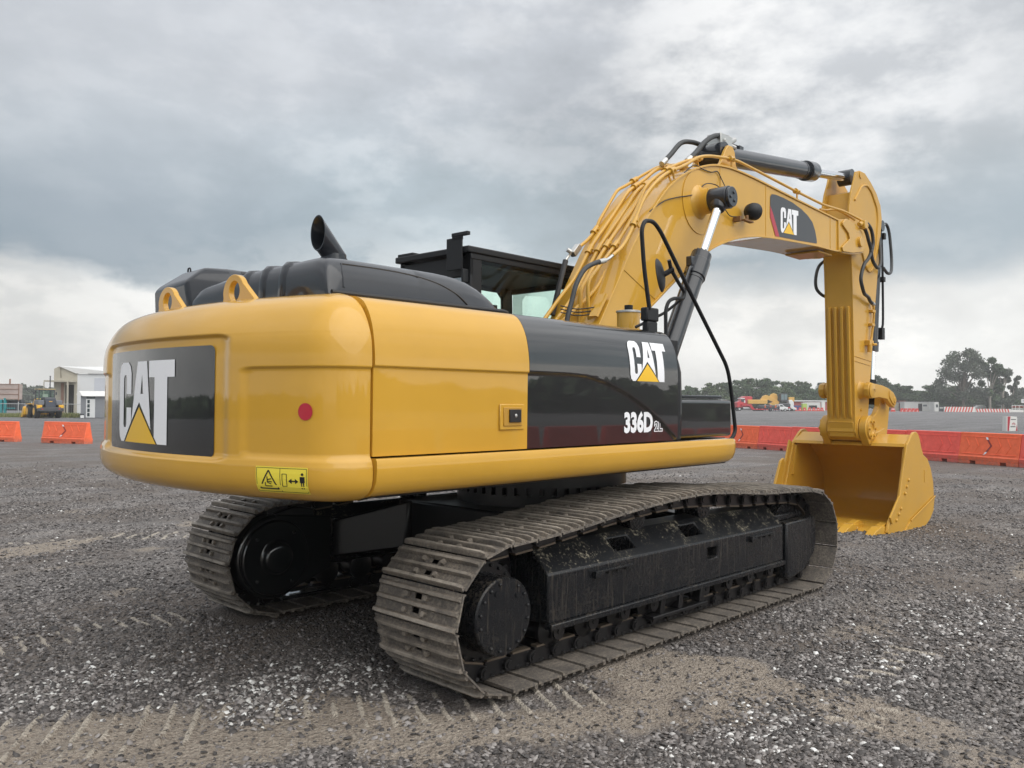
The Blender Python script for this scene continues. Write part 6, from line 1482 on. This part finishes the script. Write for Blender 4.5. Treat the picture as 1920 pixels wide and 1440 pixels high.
# grass strip
rs = np.random.RandomState(3); N = 16000
lx = (rs.rand(N) * 16 - 9.5); ly = rs.rand(N) * 6 + .3; hh = (.12 + .40 * rs.rand(N)) * (.6 + .8 * fbm(lx, ly, .4, 8, 3))
c0 = pos(76, 94.5); ca, sa = cos(VIEWRZ), sin(VIEWRZ)
bx = c0.x + lx * ca - ly * sa; by = c0.y + lx * sa + ly * ca; a = rs.rand(N) * pi; wd = .03 + .03 * rs.rand(N)
bz = np.full(N, c0.z)
V = np.stack([np.stack([bx - wd * np.cos(a), by - wd * np.sin(a), bz], -1), np.stack([bx + wd * np.cos(a), by + wd * np.sin(a), bz], -1), np.stack([bx + (rs.rand(N) - .5) * .2, by + (rs.rand(N) - .5) * .2, bz + hh], -1)], 1).reshape(-1, 3)
gme = np_mesh('grass', V, np.arange(3 * N).reshape(-1, 3), 3)
at_ = gme.attributes.new('tone', 'FLOAT', 'POINT'); at_.data.foreach_set('value', np.repeat(rs.rand(N) * .5 + .5 * fbm(lx, ly, .5, 18, 3), 3).astype(np.float32))
def grass_fn(t, b, ob):
    at = t.node('ShaderNodeAttribute'); at.attribute_name = 'tone'
    t.link(t.ramp(at.outputs['Fac'], [(.1, (.07, .10, .03)), (.45, (.16, .19, .06)), (.7, (.30, .29, .13)), (.9, (.40, .37, .22))]), b.inputs['Base Color'])
gme.materials.append(mat('grass_blades', (.1, .15, .05), .8, fn=grass_fn)); og = bpy.data.objects.new('grass', gme); COL.objects.link(og); tag(og, 'dry yellow green grass strip along the left fence', 'grass', kind='stuff')

# wheel loader, seen from behind
wl = far_thing('wheel_loader', 94, 91, 'yellow wheel loader with dark engine cover seen from behind', 'wheel loader', rz=R(132))
# local: +x forward, y left; rear at x=0
TYR = DTY
for x, nm in ((.95, 'rear'), (4.0, 'front')):
    for y in (-1.05, 1.05):
        wo = fpart(wl, 'wheel', [TYR, YLO], lambda m: (m.lathe((x, y - .28, .74), (0, 1, 0), [(0, .50), (.03, .68), (.10, .74), (.46, .74), (.53, .68), (.56, .50)], 28), m.cyl((x, y - .29, .74), (x, y + .29, .74), .40, n=20, mi=1)))
fpart(wl, 'engine_cover', DGY, lambda m: m.prism([(-.35, 1.15), (-.30, 2.15), (-.05, 2.25), (1.6, 2.30), (1.6, 1.15)], -.52, .52, 'y'), bevel=.05)
fpart(wl, 'engine_grille', c_('grille_blue_grey', (.05, .06, .085), .5), lambda m: (m.box((-.37, -.46, 1.25), (-.34, .46, 2.1)),))
fpart(wl, 'badge', YLO, lambda m: m.box((-.385, -.16, 1.78), (-.372, .16, 1.86)))
fpart(wl, 'rear_bumper', DGY, lambda m: (m.box((-.55, -1.25, .75), (-.1, 1.25, 1.12)), m.box((-.45, -1.0, 1.05), (1.4, 1.0, 1.2))), bevel=.04)
fpart(wl, 'side_cover', c_('loader_grey_panel', (.14, .15, .17), .5), lambda m: (m.box((-.25, -1.2, 1.42), (1.5, -.55, 1.95)), m.box((-.25, .55, 1.42), (1.5, 1.2, 1.95))), bevel=.08)
for y in (-1.05, 1.05): fpart(wl, 'fender', YLO, lambda m: m.prism([(-.40, 1.05), (-.42, 1.42), (.25, 1.5), (.25, 1.42), (-.1, 1.05)], y - .24, y + .24, 'y'), bevel=.03)
CBf = fpart(wl, 'cab', DGY, lambda m: (m.box((1.3, -.8, 1.4), (2.9, .8, 2.05)), m.box((1.3, -.8, 3.0), (2.9, .8, 3.12)), *[m.box((x, y, 2.0), (x + .1, y + .1, 3.05)) for x in (1.3, 2.8) for y in (-.8, .7)]))
for xw in (1.34, 2.86): fpart(CBf, 'cab_window', GLS, lambda m: m.add([(xw, -.7, 2.05), (xw, .7, 2.05), (xw, .7, 3.0), (xw, -.7, 3.0)], [(0, 1, 2, 3)]), smooth=False)
fpart(CBf, 'seat', c_('pale_seat_cover', (.6, .58, .52), .8), lambda m: m.box((1.9, -.25, 2.05), (2.1, .25, 2.65)))
fpart(CBf, 'cab_roof', c_('loader_roof', (.50, .38, .18), .5), lambda m: m.box((1.25, -.85, 3.12), (2.95, .85, 3.2)))
for y in (-1.15, 1.05): fpart(wl, 'side_mirror', DGY, lambda m: m.box((1.9, y, 2.55), (1.98, y + .14, 2.85)))
fpart(wl, 'front_frame', YLO, lambda m: m.prism([(2.9, .7), (4.9, .6), (4.9, 1.4), (4.3, 2.15), (3.6, 2.15), (2.9, 1.3)], -.42, .42, 'y'), bevel=.05)
fpart(wl, 'front_fender', YLO, lambda m: [m.box((3.3, y - .28, 1.5), (4.7, y + .28, 1.58)) for y in (-1.05, 1.05)])
fpart(wl, 'lift_arm', YLO, lambda m: [m.prism([(3.9, 2.1), (4.2, 2.1), (5.6, .75), (5.5, .45), (5.2, .6)], y - .07, y + .07, 'y') for y in (-.5, .5)])
fpart(wl, 'loader_bucket', YLO, lambda m: (m.prism([(5.45, 1.25), (5.3, .9), (5.35, .35), (5.75, .08), (6.6, .03), (6.6, .09), (5.8, .15), (5.45, .4), (5.42, .85), (5.6, 1.25)], -1.35, 1.35, 'y'), *[m.prism([(5.5, 1.25), (5.32, .9), (5.37, .35), (5.75, .08), (6.6, .03), (6.0, .9)], s * 1.35, s * 1.39, 'y') for s in (-1, 1)]))
fpart(wl, 'rear_axle', DGY, lambda m: m.box((.6, -.8, .55), (1.3, .8, .95)))
fpart(wl, 'tail_light', RED, lambda m: [m.box((-.56, y, .95), (-.54, y + .15, 1.05)) for y in (-.9, .75)])

# ================================================================== TREES
def leafmat(name, c0, c1):
    def f(t, b, ob):
        at = t.node('ShaderNodeAttribute'); at.attribute_name = 'tone'
        t.link(t.ramp(at.outputs['Fac'], [(0, c0), (1, c1)]), b.inputs['Base Color'])
    return mat(name, c0, .75, spec=.25, fn=f)
LF = [leafmat('dark_leaves', (.042, .070, .036), (.100, .150, .072)), leafmat('olive_leaves', (.055, .084, .040), (.13, .175, .075)), leafmat('hazed_green_leaves', (.075, .092, .072), (.155, .18, .135))]  # third leaf colour is greyed and lightened to carry distance haze
BRKm = mat('bark', (.11, .09, .07), .9, var=.3, vscale=2); PBK = mat('pale_bark', (.30, .27, .23), .85, var=.2, vscale=2)
def tree(name, px, D, H, Wd, label, kind=0, clumps=None, seed=1, nleaf=2600, leaf=.32, bare=.25, bark=BRKm, group=None, dens=1.0):
    r = far_thing(name, px, D, label, 'tree', group); rs = np.random.RandomState(seed); rn = random.Random(seed)
    if clumps is None:
        clumps = []
        for i in range(16):
            a = rs.rand() * 2 * pi; h = bare + (1 - bare) * rs.rand() ** .8; rad = (1 - abs((h - .58) / .62) ** 2.2) * .46 * (.5 + .5 * rs.rand())
            clumps.append((rad * cos(a), rad * sin(a), h * .90, .13 + .10 * rs.rand()))
    m = MB(); m.tube([(0, 0, 0), (rs.rand() * .2 - .1, 0, H * .2), (rs.rand() * .4 - .2, 0, H * .42)], H * .018 + .08, 8, 3)
    for (cx, cy, cz, cr) in clumps[:14]:
        p1 = Vector((cx * Wd, cy * Wd, cz * H)); z0 = min(H * .35, p1.z * .7); mid = Vector((p1.x * .45, p1.y * .45, z0 + (p1.z - z0) * .55))
        m.tube([(0, 0, z0 * .75), mid, p1], H * .006 + .03, 5, 3)
    m.build('trunk', bark, r)
    P = []; T = []
    per = max(1, int(nleaf / len(clumps)))
    for (cx, cy, cz, cr) in clumps:
        k = int(per * (cr / .18) ** 2 * dens); d = rs.normal(size=(k, 3)); d /= np.linalg.norm(d, axis=1)[:, None]; rr = (rs.rand(k) ** .45)
        q = d * rr[:, None] * np.array([cr * Wd, cr * Wd, cr * min(H, Wd * 1.15) * .78])
        lump = .72 + .5 * vnoise(d[:, 0] * 3 + cx * 9, d[:, 1] * 3 + d[:, 2] * 2.1 + cz * 7, 1.7, seed); q *= lump[:, None]
        P.append(q + np.array([cx * Wd, cy * Wd, cz * H])); T.append(np.clip(.15 + .6 * rs.rand(k) + .45 * (rs.rand() - .5), 0, 1))
    P = np.concatenate(P); T = np.concatenate(T); n = len(P)
    P[:, 2] = np.maximum(P[:, 2], .2)
    s = leaf * (.6 + .9 * rs.rand(n)); A = rs.normal(size=(n, 3)); A /= np.linalg.norm(A, axis=1)[:, None]; Bv = np.cross(A, rs.normal(size=(n, 3))); Bv /= np.linalg.norm(Bv, axis=1)[:, None]
    V = np.stack([P - A * s[:, None] * .5, P + Bv * s[:, None] * .42, P + A * s[:, None] * .5, P - Bv * s[:, None] * .42 + A * s[:, None] * .15], 1).reshape(-1, 3)
    me = np_mesh('crown', V, np.arange(4 * n).reshape(-1, 4), 4); at = me.attributes.new('tone', 'FLOAT', 'POINT'); at.data.foreach_set('value', np.repeat(T, 4).astype(np.float32)); me.materials.append(LF[kind])
    o = bpy.data.objects.new('crown', me); COL.objects.link(o); o.parent = r; return r
TG = 'trees of the far tree line'
# (px, distance, top pixel row, width px, kind)
line = [(1296, 262, 722, 34, 0, 'small dark bush tree showing beside the boom cylinder'), (1337, 268, 716, 46, 1, 'olive tree at the left of the far tree line, above the tool box'), (1362, 275, 716, 40, 0, 'dark round tree left of the red truck cab'),
        (1392, 272, 709, 52, 0, 'dark broad tree rising over the red truck'), (1424, 270, 704, 58, 0, 'tallest dense tree above the trailer excavator'), (1446, 280, 710, 44, 0, 'dense dark tree just right of the tallest far tree'),
        (1462, 266, 722, 50, 1, 'olive tree over the trailer excavator cab'), (1476, 280, 712, 40, 1, 'rounded olive tree behind the white trailer nose'), (1497, 270, 722, 48, 0, 'lower dark tree above the far red barriers'), (1508, 284, 713, 40, 1, 'feathery olive tree above the lime toilet'),
        (1524, 268, 728, 44, 0, 'low dark tree below the church dome'), (1547, 276, 716, 40, 1, 'olive tree touching the left side of the stick'), (1652, 268, 702, 44, 0, 'tall leafy tree just right of the stick'), (1672, 276, 716, 46, 0, 'dark tree above the tan shed'),
        (1696, 270, 722, 44, 0, 'spreading dark tree left of the red roof'), (1724, 284, 731, 28, 1, 'small low tree behind the red roof'), (1748, 272, 719, 50, 0, 'round dark tree left of the giant tree'), (1785, 266, 720, 62, 0, 'broad dark tree under the giant tree'),
        (1826, 270, 734, 44, 0, 'low dark tree at the foot of the giant tree'), (1872, 275, 735, 56, 0, 'low dark tree below the slender trees'), (1912, 300, 726, 34, 2, 'pale grey green tree at the right edge')]
for i, (px, D, ty, wpx, kd, lb) in enumerate(line):
    hy = 752.5 + .0066 * (px - 960); H = (hy - ty) * D / 1574.8 + 1.716 + .45
    Wd = wpx * D / 1574.8 * 1.6; big_ = [(.0, 0, .80, .17), (.18, .1, .66, .19), (-.2, -.1, .64, .18), (.0, -.2, .52, .22), (.30, .0, .44, .18), (-.32, .0, .42, .18), (.1, .2, .40, .20), (-.08, 0, .28, .22), (.26, -.1, .22, .18), (-.28, -.1, .20, .18), (.05, -.2, .14, .2), (-.12, .1, .90, .10), (.12, 0, .88, .09)]
    rr_ = random.Random(i + 3); cl_ = [(a + rr_.uniform(-.05, .05), b, c + rr_.uniform(-.05, .04), d * rr_.uniform(.85, 1.15)) for a, b, c, d in big_]
    tree('leafy_tree', px, D, H, Wd, lb, kd, cl_, 100 + i, 6500, .55, group=TG)
D = 250; H = (758 - 655) * D / 1574.8 + 2.2; Wd = 108 * D / 1574.8
gcl = [(-.30, 0, .62, .13), (-.34, .1, .46, .10), (-.40, 0, .34, .07), (-.22, 0, .78, .13), (-.10, .1, .88, .12), (.04, -.1, .92, .11), (.18, 0, .90, .11), (.30, .1, .82, .11), (.12, 0, .74, .13), (-.04, -.1, .72, .13), (-.16, 0, .55, .11), (.02, .1, .56, .11), (.20, -.1, .60, .12), (.36, 0, .68, .10), (.10, .1, .38, .15), (.24, -.1, .30, .14), (.0, .0, .26, .12), (-.30, .0, .30, .08)]
tree('giant_tree', 1806, D, H, Wd, 'giant spreading tree with sky showing through, far right', 2, [(a, b, c, d * 1.12) for a, b, c, d in gcl], 7, 17000, .50, bark=BRKm, dens=1.0)
for i, (px, ty, wpx, lb) in enumerate([(1856, 672, 44, 'tall slender tree beside the giant tree'), (1880, 684, 40, 'slender leaning tree second from the right edge'), (1897, 706, 22, 'thin pale trunked tree right of the slender pair')]):
    H = (758 - ty) * D / 1574.8 + 2.2; Wd = wpx * D / 1574.8 * 1.2; rr_ = random.Random(i + 50)
    cl_ = [(rr_.uniform(-.32, .32), rr_.uniform(-.3, .3), z + rr_.uniform(-.03, .03), rr_.uniform(.13, .20)) for z in (.95, .90, .84, .78, .72, .66, .60, .52, .44, .36, .30, .2, .12)]
    tree('slender_tree', px, D, H, Wd, lb, 2 if i else 0, cl_, 60 + i, 8000, .48, bark=PBK, group='slender trees at the right')
for i, (px, D, ty, wpx, lb) in enumerate([(50, 300, 722, 30, 'grey green tree left of the wheel loader cab'), (62, 320, 728, 22, 'low grey green tree behind the loader arm'), (74, 300, 718, 20, 'rounded tree rising behind the loader cab'), (90, 330, 728, 18, 'small distant tree between the loader cab and the pole'), (66, 290, 737, 60, 'low far tree mass behind the fence')]):
    H = (746.5 - ty) * D / 1574.8 + 2.2; Wd = wpx * D / 1574.8 * 1.4
    tree('distant_tree', px, D, H, Wd, lb, 2, None, 200 + i, 4500, .6, bare=.1, group='distant trees at the left')
# far hills
def hill(px0, px1, D, top, label_seed):
    rs = np.random.RandomState(label_seed); n = 60; m = MB(); vs = []
    for j, (dy, hf) in enumerate(((0, 0), (D * .04, .7), (D * .10, 1.0), (D * .2, .6))):
        for i in range(n + 1):
            px = px0 + (px1 - px0) * i / n; v = CAM + (D + dy) * (FW + RT * ((px - 960) / 1574.8)); env = sin(pi * i / n) ** .7
            vs.append((v.x, v.y, -.5 + hf * env * top * (.75 + .25 * sin(i * .5 + label_seed) * sin(i * .23 + 1))))
    fs = [(j * (n + 1) + i, j * (n + 1) + i + 1, (j + 1) * (n + 1) + i + 1, (j + 1) * (n + 1) + i) for j in range(3) for i in range(n)]
    m.add(vs, fs); return m
hm = hill(1885, 2300, 500, 13, 2); tag(hm.build('hills', mat('far_hillside', (.10, .15, .13), .9), None), kind='structure')

# ================================================================== REST OF THE YARD (mirrored in the glossy paint)
GR3 = 'red barriers closing the yard behind the photographer'
for i in range(11):
    a_ = Vector((-1.0 + i * 2.4, -15.5 + i * .35)); b_ = a_ + Vector((2.06, .30))
    put_barrier('r', a_, b_, 'red barrier of the row behind the photographer, mirrored in the black side panel', GR3)
rs = np.random.RandomState(77); N = 26000
az = np.concatenate([rs.uniform(-2.2, -.02, N // 2), rs.uniform(1.75, 3.6, N // 2)]); rad = rs.uniform(95, 135, N)
top = 0.8 + 2.2 * vnoise(az * 9, az * 0, 1.0, 4) + 1.9 * vnoise(az * 31, az * 0 + 3, 1.0, 9); top = np.where(az > 1, top * .6, top)
P = np.stack([rad * np.cos(az), rad * np.sin(az), -.4 + top * rs.rand(N) ** .7], -1); s_ = 1.2 + 1.4 * rs.rand(N)
A = rs.normal(size=(N, 3)); A /= np.linalg.norm(A, axis=1)[:, None]; Bv = np.cross(A, rs.normal(size=(N, 3))); Bv /= np.linalg.norm(Bv, axis=1)[:, None]
V = np.stack([P - A * s_[:, None] * .5, P + Bv * s_[:, None] * .4, P + A * s_[:, None] * .5, P - Bv * s_[:, None] * .4], 1).reshape(-1, 3)
M_ = 9000; az2 = np.radians(rs.uniform(36.5, 67.0, M_)); rd2 = rs.uniform(285, 330, M_); tp2 = 3.5 + 3.0 * vnoise(az2 * 22, az2 * 0, 1.0, 14)
P2 = np.stack([CAM.x + rd2 * np.cos(az2), CAM.y + rd2 * np.sin(az2), -.4 + tp2 * rs.rand(M_) ** .7], -1); s2_ = 1.6 + 1.6 * rs.rand(M_)
A2 = rs.normal(size=(M_, 3)); A2 /= np.linalg.norm(A2, axis=1)[:, None]; B2 = np.cross(A2, rs.normal(size=(M_, 3))); B2 /= np.linalg.norm(B2, axis=1)[:, None]
V = np.concatenate([V, np.stack([P2 - A2 * s2_[:, None] * .5, P2 + B2 * s2_[:, None] * .4, P2 + A2 * s2_[:, None] * .5, P2 - B2 * s2_[:, None] * .4], 1).reshape(-1, 3)]); N = N + M_
me = np_mesh('distant_woods', V, np.arange(4 * N).reshape(-1, 4), 4); at = me.attributes.new('tone', 'FLOAT', 'POINT'); at.data.foreach_set('value', np.repeat(rs.rand(N), 4).astype(np.float32)); me.materials.append(LF[0])
o = bpy.data.objects.new('distant_woods', me); COL.objects.link(o); tag(o, 'woods ringing the yard behind the photographer', 'woods', kind='stuff')

# ================================================================== HAZE
hz = MB(); hz.box((-720, -720, -2.5), (720, 720, 40)); hm_ = bpy.data.materials.new('haze'); hm_.use_nodes = True
t = NT(hm_.node_tree); t.n.clear(); o_ = t.node('ShaderNodeOutputMaterial'); pv = t.node('ShaderNodeVolumePrincipled')
pv.inputs['Color'].default_value = (.95, .96, .98, 1); pv.inputs['Density'].default_value = .00055; pv.inputs['Anisotropy'].default_value = .2
t.link(pv.outputs[0], o_.inputs['Volume'])
ho = hz.build('haze', hm_, None, smooth=False); tag(ho, kind='stuff')
